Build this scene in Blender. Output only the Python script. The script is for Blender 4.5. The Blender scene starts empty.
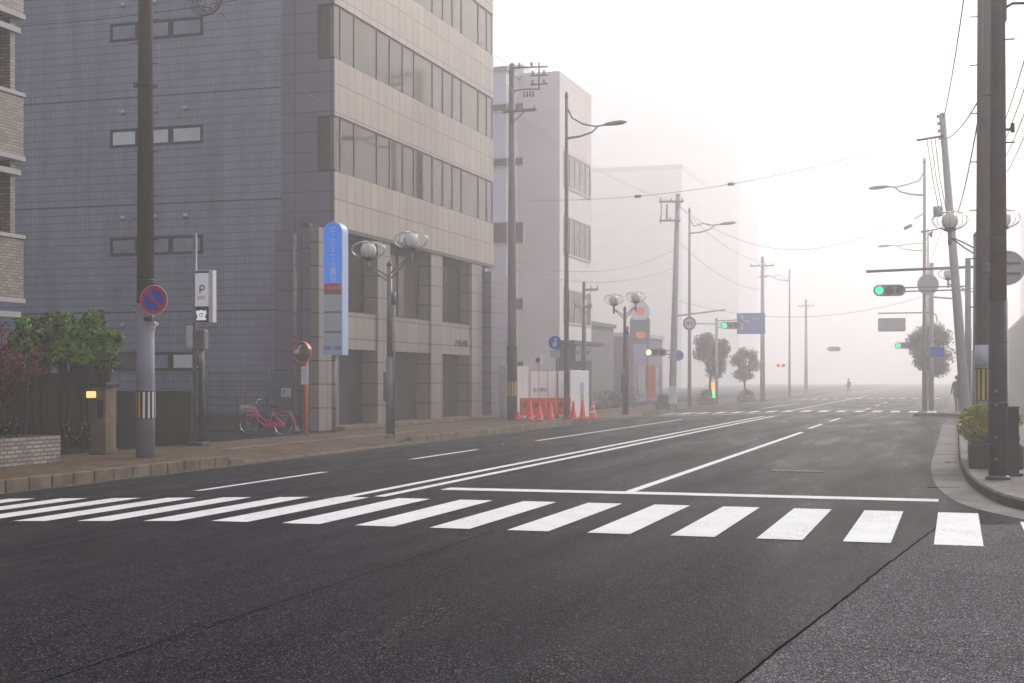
import bpy, bmesh, math, random
from mathutils import Vector, Matrix, Quaternion
R = math.radians
PI = math.pi
random.seed(7)
scene = bpy.context.scene
COL = scene.collection

# ------------------------------------------------------------------ camera maths
TH = R(17.6); CS, SN = math.cos(TH), math.sin(TH)
F = 1400.0; CX, CY = 512.0, 379.0; CAMH = 1.6

def at(px, d):
    """ground point seen in picture column px at depth d metres"""
    r = (px - CX) / F * d
    return (r * CS - d * SN, r * SN + d * CS)

def zat(py, d):
    return CAMH + (CY - py) * d / F

def on_x(px, X):
    """Y of the point of plane X seen in column px"""
    k = (px - CX) / F
    # k*(-X s + Y c) = X c + Y s
    return X * (CS + k * SN) / (k * CS - SN)

def on_y(px, Y):
    k = (px - CX) / F
    return Y * (k * CS - SN) / (CS + k * SN)

def dep(X, Y):
    return -X * SN + Y * CS

def rz(x):
    """camber of the carriageway"""
    if x > -8: return -0.012 * min(1, max(0, (-x - 4) / 4))
    return -0.012 - 0.031 * (-x - 8)

# ------------------------------------------------------------------ materials
MATS = {}
def nn(nt, t, **k):
    n = nt.nodes.new(t)
    for a, b in k.items(): setattr(n, a, b)
    return n

def base_mat(name):
    m = bpy.data.materials.new(name); m.use_nodes = True
    nt = m.node_tree
    bs = nt.nodes['Principled BSDF']
    MATS[name] = m
    return m, nt, bs

def mix_rgb(nt, fac, a, b, mode='MIX'):
    n = nn(nt, 'ShaderNodeMix', data_type='RGBA', blend_type=mode)
    for sock, v in ((n.inputs[0], fac), (n.inputs[6], a), (n.inputs[7], b)):
        if hasattr(v, 'links') or isinstance(v, bpy.types.NodeSocket): nt.links.new(v, sock)
        else:
            if isinstance(v, (int, float)): sock.default_value = v
            else: sock.default_value = (*v, 1)
    return n.outputs[2]

def coords(nt):
    return nn(nt, 'ShaderNodeNewGeometry').outputs['Position']

def noise(nt, vec, scale, detail=3, rough=.55):
    n = nn(nt, 'ShaderNodeTexNoise'); n.inputs['Scale'].default_value = scale
    n.inputs['Detail'].default_value = detail; n.inputs['Roughness'].default_value = rough
    nt.links.new(vec, n.inputs['Vector']); return n.outputs['Fac']

def ramp(nt, fac, p0, p1, c0=(0,0,0), c1=(1,1,1)):
    r = nn(nt, 'ShaderNodeValToRGB'); e = r.color_ramp.elements
    e[0].position = p0; e[1].position = p1; e[0].color = (*c0, 1); e[1].color = (*c1, 1)
    nt.links.new(fac, r.inputs[0]); return r.outputs[0]

def bump(nt, bs, h, strength, dist=.01):
    b = nn(nt, 'ShaderNodeBump'); b.inputs['Strength'].default_value = strength
    b.inputs['Distance'].default_value = dist
    nt.links.new(h, b.inputs['Height']); nt.links.new(b.outputs[0], bs.inputs['Normal'])

def tint(c, k): return tuple(min(1, v * k) for v in c)

def mat(name, c, rough=.6, metal=0, var=.18, scale=3, bmp=0, emit=None, es=1, obj=False, fine=0, spec=.3):
    """plain coloured stuff with worn, uneven colour"""
    m, nt, bs = base_mat(name)
    v = nn(nt, 'ShaderNodeTexCoord').outputs['Object'] if obj else coords(nt)
    f = noise(nt, v, scale, 4)
    col = mix_rgb(nt, ramp(nt, f, .32, .7), tint(c, 1 - var), tint(c, 1 + var))
    if fine:
        f2 = noise(nt, v, 60, 2)
        col = mix_rgb(nt, ramp(nt, f2, .35, .65), mix_rgb(nt, 1, col, (1-fine,)*3, 'MULTIPLY'), col)
        bump(nt, bs, f2, bmp or .2, .004)
    elif bmp: bump(nt, bs, noise(nt, v, scale * 8, 3), bmp, .006)
    nt.links.new(col, bs.inputs['Base Color'])
    bs.inputs['Roughness'].default_value = rough; bs.inputs['Metallic'].default_value = metal
    bs.inputs['Specular IOR Level'].default_value = spec
    if emit:
        bs.inputs['Emission Color'].default_value = (*emit, 1)
        bs.inputs['Emission Strength'].default_value = es
    return m

def brick_mat(name, c1, c2, mortar, bw, rh, ms, offset=0.0, rough=.55, bmp=.3, streak=.12, hline=0):
    m, nt, bs = base_mat(name)
    g = coords(nt)
    sep = nn(nt, 'ShaderNodeSeparateXYZ'); nt.links.new(g, sep.inputs[0])
    ad = nn(nt, 'ShaderNodeMath', operation='ADD'); nt.links.new(sep.outputs[0], ad.inputs[0]); nt.links.new(sep.outputs[1], ad.inputs[1])
    cb = nn(nt, 'ShaderNodeCombineXYZ'); nt.links.new(ad.outputs[0], cb.inputs[0]); nt.links.new(sep.outputs[2], cb.inputs[1])
    b = nn(nt, 'ShaderNodeTexBrick'); b.offset = offset; b.offset_frequency = 2
    b.inputs['Scale'].default_value = 1; b.inputs['Brick Width'].default_value = bw
    b.inputs['Row Height'].default_value = rh; b.inputs['Mortar Size'].default_value = ms
    b.inputs['Mortar Smooth'].default_value = .2; b.inputs['Bias'].default_value = 0
    b.inputs['Color1'].default_value = (*c1, 1); b.inputs['Color2'].default_value = (*c2, 1)
    b.inputs['Mortar'].default_value = (*mortar, 1)
    nt.links.new(cb.outputs[0], b.inputs['Vector'])
    mp = nn(nt, 'ShaderNodeMapping'); mp.inputs['Scale'].default_value = (1.1, 1.1, .12)
    nt.links.new(g, mp.inputs[0])
    s = ramp(nt, noise(nt, mp.outputs[0], 1.3, 5, .6), .3, .72, (1 - streak * 1.6,) * 3, (1 + streak * .3,) * 3)
    col = mix_rgb(nt, 1, b.outputs['Color'], s, 'MULTIPLY')
    if hline:
        dv = nn(nt, 'ShaderNodeMath', operation='DIVIDE'); nt.links.new(sep.outputs[2], dv.inputs[0]); dv.inputs[1].default_value = rh
        fr = nn(nt, 'ShaderNodeMath', operation='FRACT'); nt.links.new(dv.outputs[0], fr.inputs[0])
        lt = nn(nt, 'ShaderNodeMath', operation='LESS_THAN'); nt.links.new(fr.outputs[0], lt.inputs[0]); lt.inputs[1].default_value = hline
        col = mix_rgb(nt, lt.outputs[0], col, mortar)
        cell = noise(nt, g, 2.2, 2); col = mix_rgb(nt, 1, col, ramp(nt, cell, .35, .65, (.93,)*3, (1.05,)*3), 'MULTIPLY')
    nt.links.new(col, bs.inputs['Base Color'])
    bs.inputs['Roughness'].default_value = rough
    inv = nn(nt, 'ShaderNodeMath', operation='SUBTRACT'); inv.inputs[0].default_value = 1
    nt.links.new(b.outputs['Fac'], inv.inputs[1])
    bump(nt, bs, inv.outputs[0], bmp, .01)
    return m

def asphalt_mat(name, lo, hi, speck, rough=.75):
    m, nt, bs = base_mat(name)
    g = coords(nt)
    vo = nn(nt, 'ShaderNodeTexVoronoi'); vo.inputs['Scale'].default_value = 125
    nt.links.new(g, vo.inputs['Vector'])
    sp = ramp(nt, vo.outputs['Distance'], .18, .62, speck, lo)
    grain = noise(nt, g, 130, 2)
    col = mix_rgb(nt, ramp(nt, grain, .38, .66), sp, hi)
    # each pebble has its own tone
    cs = nn(nt, 'ShaderNodeSeparateColor'); nt.links.new(vo.outputs['Color'], cs.inputs[0])
    col = mix_rgb(nt, ramp(nt, cs.outputs[0], .80, .99), col, tint(speck, 2.2))
    col = mix_rgb(nt, 1, col, ramp(nt, cs.outputs[1], 0, 1, (.12,)*3, (2.2,)*3), 'MULTIPLY')
    mp = nn(nt, 'ShaderNodeMapping'); mp.inputs['Scale'].default_value = (.7, .09, 1)
    nt.links.new(g, mp.inputs[0])
    big = ramp(nt, noise(nt, mp.outputs[0], 1.0, 5, .6), .3, .72, (.88, .88, .88), (1.1, 1.1, 1.1))
    col = mix_rgb(nt, 1, col, big, 'MULTIPLY')
    blot = ramp(nt, noise(nt, g, .5, 5, .65), .36, .62, (.92,)*3, (1.05,)*3)
    col = mix_rgb(nt, 1, col, blot, 'MULTIPLY')
    nt.links.new(col, bs.inputs['Base Color'])
    rr = ramp(nt, noise(nt, mp.outputs[0], 1.7, 4), .3, .7, (rough-.1,)*3, (rough+.1,)*3)
    nt.links.new(rr, bs.inputs['Roughness'])
    bs.inputs['IOR'].default_value = 1.034
    bump(nt, bs, vo.outputs['Distance'], .22, .006)
    return m

asphalt_mat('asphalt', (.004, .004, .005), (.011, .011, .0125), (.065, .064, .067), .32)
asphalt_mat('asphalt_old', (.034, .034, .036), (.085, .084, .086), (.15, .148, .15), .7)
asphalt_mat('asphalt_lot', (.010, .010, .012), (.018, .018, .021), (.03, .03, .033), .85)

def paint_mat():
    m, nt, bs = base_mat('road_paint')
    g = coords(nt)
    worn = ramp(nt, noise(nt, g, 30, 6, .8), .545, .62)
    patch = ramp(nt, noise(nt, g, 1.6, 3), .42, .62)
    wf = nn(nt, 'ShaderNodeMath', operation='MULTIPLY'); nt.links.new(worn, wf.inputs[0]); nt.links.new(patch, wf.inputs[1])
    dirt = ramp(nt, noise(nt, g, 5, 5, .7), .3, .75, (.84, .84, .84), (.95, .95, .94))
    col = mix_rgb(nt, wf.outputs[0], dirt, (.16, .16, .16))
    nt.links.new(col, bs.inputs['Base Color']); bs.inputs['Roughness'].default_value = .6; bs.inputs['Specular IOR Level'].default_value = .1
    bump(nt, bs, noise(nt, g, 110, 2), .25, .004)
paint_mat()

def paver_mat(name, cols, bw, rh, rot=0.0, mort=(.10, .09, .08)):
    m, nt, bs = base_mat(name)
    g = coords(nt)
    mp = nn(nt, 'ShaderNodeMapping'); mp.inputs['Rotation'].default_value[2] = rot
    nt.links.new(g, mp.inputs[0])
    b = nn(nt, 'ShaderNodeTexBrick'); b.offset = .5
    b.inputs['Scale'].default_value = 1; b.inputs['Brick Width'].default_value = bw
    b.inputs['Row Height'].default_value = rh; b.inputs['Mortar Size'].default_value = .006
    b.inputs['Color1'].default_value = (*cols[0], 1); b.inputs['Color2'].default_value = (*cols[1], 1)
    b.inputs['Mortar'].default_value = (*mort, 1)
    nt.links.new(mp.outputs[0], b.inputs['Vector'])
    st = ramp(nt, noise(nt, g, .9, 5, .65), .32, .68, (.62, .6, .6), (1.15, 1.12, 1.08))
    nt.links.new(mix_rgb(nt, 1, b.outputs['Color'], st, 'MULTIPLY'), bs.inputs['Base Color'])
    bs.inputs['Roughness'].default_value = .75; bs.inputs['Specular IOR Level'].default_value = .05
    inv = nn(nt, 'ShaderNodeMath', operation='SUBTRACT'); inv.inputs[0].default_value = 1
    nt.links.new(b.outputs['Fac'], inv.inputs[1]); bump(nt, bs, inv.outputs[0], .4, .01)
paver_mat('pavers', ((.19, .125, .085), (.11, .078, .057)), .2, .1, PI/2)
paver_mat('pavers_right', ((.24, .22, .21), (.19, .17, .165)), .3, .3)
mat('kerb_stone', (.21, .165, .125), .8, spec=.08, var=.35, scale=2.2, fine=.25)
mat('kerb_shaded_face', (.07, .065, .062), .9, var=.3, scale=3, spec=.05)  # shade on the kerb's side, put into its colour
mat('kerb_concrete', (.25, .24, .235), .8, spec=.08, var=.22, scale=2.5, fine=.2)
mat('gutter_concrete', (.25, .24, .23), .8, spec=.04, var=.2, scale=1.4, fine=.25)
mat('seam_tar', (.006, .006, .006), .8, var=.3, spec=.0)
mat('ground_dirt', (.09, .085, .08), .9, var=.3, scale=.4)
mat('iron', (.07, .068, .066), .5, .6, var=.25, scale=9)

brick_mat('wall_tile', (.30, .325, .44), (.25, .272, .37), (.11, .12, .20), .1, .25, .010, rough=.38, bmp=.2, streak=.22, hline=.10)
brick_mat('dark_stone', (.17, .145, .22), (.142, .122, .185), (.035, .03, .04), 1.25, .62, .022, rough=.4, bmp=.2, streak=.12)
brick_mat('beige_stone', (.41, .34, .28), (.34, .283, .233), (.15, .12, .10), .62, .9, .024, rough=.45, bmp=.2, streak=.10)
brick_mat('plinth_stone', (.29, .25, .22), (.235, .20, .178), (.07, .06, .055), 1.1, .72, .024, rough=.45, bmp=.2, streak=.14)
brick_mat('balcony_tile', (.36, .30, .26), (.20, .165, .15), (.13, .115, .105), .21, .065, .012, .5, rough=.5, bmp=.3, streak=.08)
brick_mat('planter_brick', (.42, .36, .32), (.20, .16, .15), (.10, .09, .085), .21, .075, .014, .5, rough=.7, bmp=.4, streak=.1)
brick_mat('block_wall', (.06, .056, .058), (.045, .043, .045), (.045, .045, .045), .4, .2, .012, .5, rough=.85, bmp=.3, streak=.35)
mat('plaster_lilac', (.78, .75, .79), .8, var=.06, scale=.6)  # lightened towards the fog: haze put into the plaster colour
mat('plaster_beige', (.82, .76, .73), .8, var=.06, scale=.6)  # beige plaster with the same painted haze
mat('crest_lit', (.8, .8, .82), .5, emit=(.9, .93, 1), es=.35)
mat('window_band', (.68, .66, .67), .7)  # painted haze: band tone kept close to the wall
mat('far_wall', (.72, .70, .71), .85, var=.05, scale=.2)  # tower walls paled, distance haze put into the colour
mat('far_wall_warm', (.72, .69, .68), .85, var=.05, scale=.2)  # warmer tower wall, likewise paled for haze
mat('shop_purple', (.12, .10, .22), .7, var=.1)
mat('trim_dark', (.045, .038, .042), .45, .3, var=.15)
mat('frame_brown', (.13, .105, .10), .5, .2, var=.1)
mat('frame_dark', (.012, .008, .012), .5, .0, spec=.1, var=.1)
mat('frame_white', (.62, .62, .66), .5, var=.05)
mat('trim_pale', (.42, .40, .41), .6, var=.08)
mat('glass_dark', (.035, .04, .048), .08, var=.3, scale=.5)
mat('glass_blind', (.11, .092, .075), .12, spec=.25, var=.12, scale=.35)
mat('glass_side', (.20, .23, .31), .1, var=.3, scale=1.5)
mat('panel_lit', (.72, .72, .78), .4, var=.04, emit=(.85, .85, 1), es=.14)
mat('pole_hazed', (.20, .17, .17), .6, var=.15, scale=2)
mat('glass_pale', (.66, .71, .78), .2, var=.15, scale=1.2)
mat('glass_facade', (.06, .055, .048), .06, var=.25, scale=.3)
mat('glass_shop', (.04, .043, .043), .12, var=.3, scale=.5)
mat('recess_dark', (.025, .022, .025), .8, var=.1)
mat('shutter', (.16, .155, .15), .45, .3, var=.1)
mat('vent_metal', (.5, .5, .5), .3, .8, var=.1)
mat('pole_mauve', (.125, .098, .10), .6, var=.15, scale=2)
mat('pole_umber', (.085, .064, .058), .6, var=.25, scale=2)
mat('concrete_pole', (.06, .04, .034), .8, var=.25, scale=1.6, fine=.15)
mat('concrete_pole_pale', (.27, .27, .33), .75, var=.16, scale=1.6, fine=.1)
mat('pole_brown', (.04, .028, .03), .55, var=.25, scale=2)
mat('pole_far', (.52, .50, .495), .7, var=.08)  # pale grey; on far poles it carries painted haze
mat('pole_lamp_far', (.45, .435, .44), .6, var=.08)  # lighter with distance, haze painted into the pole colour
mat('wire_far', (.4, .39, .39), .7, var=.05)  # distant wires paled, haze painted in
mat('pole_grey', (.20, .19, .20), .5, .4, var=.12, scale=3)
mat('pole_dark', (.07, .062, .066), .5, .4, var=.2, scale=3)
mat('pole_steel_blue', (.17, .19, .23), .5, .4, var=.15, scale=3)
mat('insulator', (.38, .37, .38), .35, var=.1)
mat('wire', (.03, .028, .03), .6, var=.1)
mat('yellow', (.62, .43, .04), .5, var=.12, scale=9)
mat('white_paint', (.72, .72, .72), .5, var=.08, scale=5)
mat('black', (.015, .014, .016), .5, var=.1)
mat('rubber', (.02, .02, .02), .8, var=.1)
mat('sign_red', (.55, .01, .018), .4, var=.08, scale=8)
mat('sign_blue', (.008, .06, .56), .35, var=.08, scale=8)
mat('sign_blue_lit', (.03, .20, .72), .3, var=.05, scale=8, emit=(.02, .20, .80), es=.32)
mat('sign_side', (.42, .55, .80), .4, var=.05)
mat('sign_ink', (.8, .86, .98), .5, var=.04)
mat('sign_hazed_red', (.55, .28, .30), .5, var=.05)  # red paled by painted haze, for distant signs
mat('sign_hazed_blue', (.22, .28, .62), .5, var=.05)  # blue of distant signs, haze mixed into the colour
mat('notice_green', (.32, .62, .12), .5, var=.1)
mat('navy', (.03, .035, .16), .5, var=.1)
mat('sign_white', (.68, .70, .74), .4, var=.05)
mat('panel_pale', (.50, .53, .62), .4, var=.06, scale=6)
mat('pink', (.82, .03, .27), .3, var=.08, scale=8)
mat('chrome', (.55, .55, .56), .25, .9, var=.08)
mat('orange', (.78, .16, .02), .45, var=.12, scale=6)
mat('cone_red', (.85, .07, .03), .5, var=.1, scale=6)
mat('mirror', (.30, .31, .30), .12, .9, var=.2, scale=4)
mat('mesh_green', (.05, .19, .14), .5, .2, var=.15)
mat('lamp_shade', (.75, .74, .72), .35, var=.06, scale=6)
mat('lamp_glow', (.8, .75, .6), .5, var=.02, emit=(1, .50, .14), es=1.1)
mat('signal_green', (.0, .5, .3), .3, var=.02, emit=(.0, .85, .22), es=1.5)
mat('signal_off', (.16, .10, .09), .35, var=.2)
mat('signal_red_lit', (.6, .05, .03), .3, var=.02, emit=(1, .10, .05), es=6)
mat('signal_yellow_lit', (.6, .5, .1), .3, var=.02, emit=(1, .85, .45), es=1.3)
mat('neon_orange', (.7, .2, .05), .4, var=.05, emit=(1, .22, .06), es=2.0)
mat('logo_red', (.62, .10, .09), .4, var=.05, emit=(.8, .1, .08), es=.25)
mat('logo_orange', (.8, .22, .08), .4, var=.05, emit=(1, .25, .08), es=.1)
mat('house_wall', (.16, .16, .165), .8, var=.1)
mat('neon_green', (.1, .6, .2), .4, var=.05, emit=(.12, .9, .22), es=1.6)
mat('housing', (.30, .28, .27), .5, .1, var=.1)
mat('leaf_litter', (.05, .04, .03), .9, var=.4, scale=6)
mat('bark', (.045, .035, .032), .9, var=.3, scale=9, bmp=.4)
mat('skin', (.45, .30, .24), .5, var=.05)
mat('hair', (.02, .017, .016), .5, var=.2)
mat('coat_dark', (.05, .045, .055), .8, var=.2, scale=12)
mat('trousers', (.035, .035, .045), .8, var=.2, scale=12)
mat('planter_dark', (.028, .024, .026), .7, var=.25, scale=8, bmp=.3)
mat('hoarding_white', (.93, .92, .93), .5, var=.05, scale=2)

def leaf_mat(name, c1, c2, tr=.25):
    m, nt, bs = base_mat(name)
    g = nn(nt, 'ShaderNodeNewGeometry')
    col = mix_rgb(nt, g.outputs['Random Per Island'], c1, c2)
    nt.links.new(col, bs.inputs['Base Color']); bs.inputs['Roughness'].default_value = .55
    t = nn(nt, 'ShaderNodeBsdfTranslucent'); nt.links.new(col, t.inputs[0])
    mx = nn(nt, 'ShaderNodeMixShader'); mx.inputs[0].default_value = tr
    nt.links.new(bs.outputs[0], mx.inputs[1]); nt.links.new(t.outputs[0], mx.inputs[2])
    nt.links.new(mx.outputs[0], nt.nodes['Material Output'].inputs['Surface'])
leaf_mat('leaf_green', (.05, .17, .005), (.24, .46, .016))
leaf_mat('leaf_dark', (.006, .014, .003), (.018, .03, .006))
leaf_mat('leaf_red', (.14, .018, .012), (.26, .05, .025))
leaf_mat('leaf_gold', (.14, .17, .012), (.50, .36, .02))
leaf_mat('leaf_street', (.17, .18, .14), (.27, .28, .21))  # distant foliage, haze painted into the greens
leaf_mat('leaf_far', (.24, .25, .21), (.34, .35, .30))  # paler still, more haze in the leaf colour

# ------------------------------------------------------------------ mesh builder
class MB:
    def __init__(s, off=(0, 0, 0)):
        s.bm = bmesh.new(); s.off = Vector(off); s.mi = 0
    def faces(s, fs, smooth=False):
        for f in fs: f.material_index = s.mi; f.smooth = smooth
    def poly(s, pts, smooth=False):
        vs = [s.bm.verts.new(p) for p in pts]
        f = s.bm.faces.new(vs); s.faces([f], smooth); return s
    def box(s, x0, x1, y0, y1, z0, z1, bev=0, m=None):
        r = bmesh.ops.create_cube(s.bm, size=1)
        M = Matrix.Translation(((x0+x1)/2, (y0+y1)/2, (z0+z1)/2)) @ Matrix.Diagonal((abs(x1-x0), abs(y1-y0), abs(z1-z0), 1))
        if m is not None: M = m @ M
        bmesh.ops.transform(s.bm, matrix=M, verts=r['verts'])
        fs = {f for v in r['verts'] for f in v.link_faces}
        s.faces(fs)
        if bev:
            es = {e for v in r['verts'] for e in v.link_edges}
            q = bmesh.ops.bevel(s.bm, geom=list(es), offset=bev, segments=1, affect='EDGES')
            s.faces(q['faces'])
        return s
    def cyl(s, p0, p1, r0, r1=None, n=12, caps=True, smooth=True):
        if r1 is None: r1 = r0
        p0, p1 = Vector(p0), Vector(p1); d = p1 - p0
        if d.length < 1e-6: return s
        q = d.to_track_quat('Z', 'Y')
        a = [s.bm.verts.new(p0 + q @ Vector((r0*math.cos(2*PI*i/n), r0*math.sin(2*PI*i/n), 0))) for i in range(n)]
        b = [s.bm.verts.new(p1 + q @ Vector((r1*math.cos(2*PI*i/n), r1*math.sin(2*PI*i/n), 0))) for i in range(n)]
        for i in range(n):
            s.faces([s.bm.faces.new((a[i], a[(i+1) % n], b[(i+1) % n], b[i]))], smooth)
        if caps:
            s.faces([s.bm.faces.new(a[::-1]), s.bm.faces.new(b)])
        return s
    def tube(s, pts, r, n=6, r1=None):
        pts = [Vector(p) for p in pts]; N = len(pts); rings = []
        up = Vector((0, 0, 1)); prev = None
        for i, p in enumerate(pts):
            t = (pts[min(i+1, N-1)] - pts[max(i-1, 0)]).normalized()
            if prev is None:
                a = up.cross(t)
                if a.length < .05: a = Vector((1, 0, 0)).cross(t)
                a.normalize()
            else:
                a = (prev - t * prev.dot(t))
                a = a.normalized() if a.length > 1e-5 else up.cross(t).normalized()
            prev = a; b = t.cross(a)
            rr = r if r1 is None else r + (r1 - r) * i / (N-1)
            rings.append([s.bm.verts.new(p + a*rr*math.cos(2*PI*k/n) + b*rr*math.sin(2*PI*k/n)) for k in range(n)])
        for i in range(N-1):
            for k in range(n):
                s.faces([s.bm.faces.new((rings[i][k], rings[i][(k+1) % n], rings[i+1][(k+1) % n], rings[i+1][k]))], True)
        s.faces([s.bm.faces.new(rings[0][::-1]), s.bm.faces.new(rings[-1])])
        return s
    def lathe(s, prof, n=20, M=None, smooth=True):
        rings = []
        for (r, z) in prof:
            ring = [s.bm.verts.new((max(r, 1e-4)*math.cos(2*PI*k/n), max(r, 1e-4)*math.sin(2*PI*k/n), z)) for k in range(n)]
            rings.append(ring)
        new = [v for q in rings for v in q]
        for i in range(len(rings)-1):
            for k in range(n):
                s.faces([s.bm.faces.new((rings[i][k], rings[i][(k+1) % n], rings[i+1][(k+1) % n], rings[i+1][k]))], smooth)
        s.faces([s.bm.faces.new(rings[0][::-1]), s.bm.faces.new(rings[-1])])
        if M is not None: bmesh.ops.transform(s.bm, matrix=M, verts=new)
        return s
    def prism(s, pts2, h0, h1, M=None):
        """outline in local XY extruded from z=h0 to h1"""
        a = [s.bm.verts.new((x, y, h0)) for x, y in pts2]; b = [s.bm.verts.new((x, y, h1)) for x, y in pts2]
        n = len(pts2)
        fs = [s.bm.faces.new(a[::-1]), s.bm.faces.new(b)]
        for i in range(n): fs.append(s.bm.faces.new((a[i], a[(i+1) % n], b[(i+1) % n], b[i])))
        s.faces(fs)
        if M is not None: bmesh.ops.transform(s.bm, matrix=M, verts=a+b)
        return s
    def torus(s, c, R_, r, M=None, n=28, k=6, a0=0, a1=2*PI):
        pts = []
        full = abs(a1-a0-2*PI) < 1e-4
        for i in range(n+1):
            a = a0 + (a1-a0)*i/n
            p = Vector((R_*math.cos(a), R_*math.sin(a), 0))
            if M is not None: p = M @ p
            pts.append(p + Vector(c))
        return s.tube(pts, r, k)
    def build(s, name, mats, parent=None):
        bm = s.bm
        if s.off.length: bmesh.ops.translate(bm, vec=-s.off, verts=bm.verts)
        bmesh.ops.recalc_face_normals(bm, faces=bm.faces)
        me = bpy.data.meshes.new(name); bm.to_mesh(me); bm.free()
        for m in ([mats] if isinstance(mats, str) else mats): me.materials.append(MATS[m])
        o = bpy.data.objects.new(name, me); COL.objects.link(o)
        if parent is not None: o.parent = parent
        return o

def thing(name, label, cat, loc=(0, 0, 0), rot=0, group=None):
    o = bpy.data.objects.new(name, None); COL.objects.link(o)
    o.empty_display_size = .2
    o.location = loc; o.rotation_euler = (0, 0, rot)
    o['label'] = label; o['category'] = cat
    if group: o['group'] = group
    return o
def tag(o, label, cat, group=None):
    o['label'] = label; o['category'] = cat
    if group: o['group'] = group
    return o
def struct(o, kind='structure'):
    o['kind'] = kind; return o
def copy_tree(o, parent=None):
    c = o.copy(); COL.objects.link(c)
    if parent is not None: c.parent = parent
    for ch in list(o.children): copy_tree(ch, c)
    return c
def relabel(o, label, loc=None, rot=None):
    o['label'] = label
    if loc is not None: o.location = loc
    if rot is not None: o.rotation_euler = (0, 0, rot)
    return o

def text_mesh(s, size, m, parent, M, ext=.004, name='lettering', spacing=1.0, sx=1.0, line=1.0):
    cu = bpy.data.curves.new('t', 'FONT'); cu.body = s; cu.size = size; cu.align_x = 'CENTER'; cu.align_y = 'CENTER'
    cu.extrude = ext; cu.space_line = line; cu.space_character = spacing; cu.resolution_u = 3
    o = bpy.data.objects.new('t', cu); COL.objects.link(o)
    dg = bpy.context.evaluated_depsgraph_get(); dg.update()
    me = bpy.data.meshes.new_from_object(o.evaluated_get(dg))
    bpy.data.objects.remove(o); bpy.data.curves.remove(cu)
    me.name = name
    me.transform(Matrix.Diagonal((sx, 1, 1, 1))); me.transform(M)
    me.materials.clear(); me.materials.append(MATS[m])
    q = bpy.data.objects.new(name, me); COL.objects.link(q)
    if parent is not None: q.parent = parent
    return q

def face_m(origin, right, up):
    """local x -> right, y -> up, z -> out of the face"""
    r = Vector(right).normalized(); u = Vector(up).normalized(); n = r.cross(u)
    M = Matrix((r, u, n)).transposed().to_4x4(); M.translation = Vector(origin); return M
# ================================================================== GROUND, ROAD
def catmull(P, n=6):
    out = []
    for i in range(len(P)-1):
        p0, p1, p2, p3 = (Vector(P[max(i-1, 0)]), Vector(P[i]), Vector(P[i+1]), Vector(P[min(i+2, len(P)-1)]))
        for k in range(n):
            t = k/n
            out.append(.5*((2*p1) + (-p0+p2)*t + (2*p0-5*p1+4*p2-p3)*t*t + (-p0+3*p1-3*p2+p3)*t**3))
    out.append(Vector(P[-1])); return out
def offset_line(P, d):
    out = []
    for i, p in enumerate(P):
        t = (P[min(i+1, len(P)-1)] - P[max(i-1, 0)]).normalized()
        out.append(p + Vector((-t.y, t.x)) * d)
    return out
def grid_sheet(m, xs, ys, z):
    V = [[m.bm.verts.new((x, y, z(x, y))) for x in xs] for y in ys]
    for j in range(len(ys)-1):
        for i in range(len(xs)-1):
            m.faces([m.bm.faces.new((V[j][i], V[j][i+1], V[j+1][i+1], V[j+1][i]))])
    return m

g = MB(); g.poly([(-640, -640, -.42), (640, -640, -.42), (640, 640, -.42), (-640, 640, -.42)])
struct(g.build('ground', 'ground_dirt'))
XK = -14.4                                   # left kerb line
CAMZ = -.15
m = MB()
grid_sheet(m, [XK-.05, -13, -11.5, -10, -9, -8, -6, -4, -3, 0, 12, 70], [-30, 0, 14, 30, 60, 120, 200, 420], lambda x, y: rz(x))
grid_sheet(m, [-90, XK-.05], [-30, 0, 13.2], lambda x, y: rz(XK-.05))
struct(m.build('road', 'asphalt'))

def strip(m, x0, x1, y0, y1, h=.004):
    """painted bar following the camber"""
    n = max(1, int(abs(x1-x0)/.5)); xs = [x0+(x1-x0)*i/n for i in range(n+1)]
    grid_sheet(m, xs, [y0, y1], lambda x, y: rz(x)+h)
# older, paler asphalt to the right of the paving seam, in front of the crosswalk
seam = [Vector((-1.9, -2)), Vector((-1.38, 4)), Vector((-1.09, 7.4)), Vector((-.84, 9.8)), Vector((-.55, 12.6)), Vector((-.17, 16))]
m = MB()
pts = [(p.x, p.y, rz(p.x)+.003) for p in seam] + [(1.2, 16.6, .003), (60, 13.3, .003), (60, -2, .003)]
m.poly(pts[::-1]); struct(m.build('old_asphalt_patch', 'asphalt_old'))
m = MB()
def ragged(m, P, w, h):
    P = catmull([Vector((p[0], p[1])) for p in P], 14)
    L = offset_line(P, w/2); Rr = offset_line(P, -w/2)
    prev = None
    for a, b in zip(L, Rr):
        j = random.uniform(-.45, .45)*w; a = a + Vector((j, j)); b = b + Vector((j, j))
        v = (m.bm.verts.new((a.x, a.y, rz(a.x)+h)), m.bm.verts.new((b.x, b.y, rz(b.x)+h)))
        if prev: m.faces([m.bm.faces.new((prev[0], prev[1], v[1], v[0]))])
        prev = v
ragged(m, seam, .020, .006)
ragged(m, [(-1.0, 8.6), (-.3, 8.52), (.5, 8.45), (2.5, 8.4)], .008, .006)
ragged(m, [(-4.62, -2), (-4.58, 4), (-4.6, 8), (-4.63, 14)], .010, .006)
ragged(m, [(-8.3, 6), (-8.28, 10), (-8.3, 14)], .012, .006)
ragged(m, [(-.2, 12.1), (1, 11.9), (3, 12.2)], .012, .006)
struct(m.build('asphalt_seams', 'seam_tar'))

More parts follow.
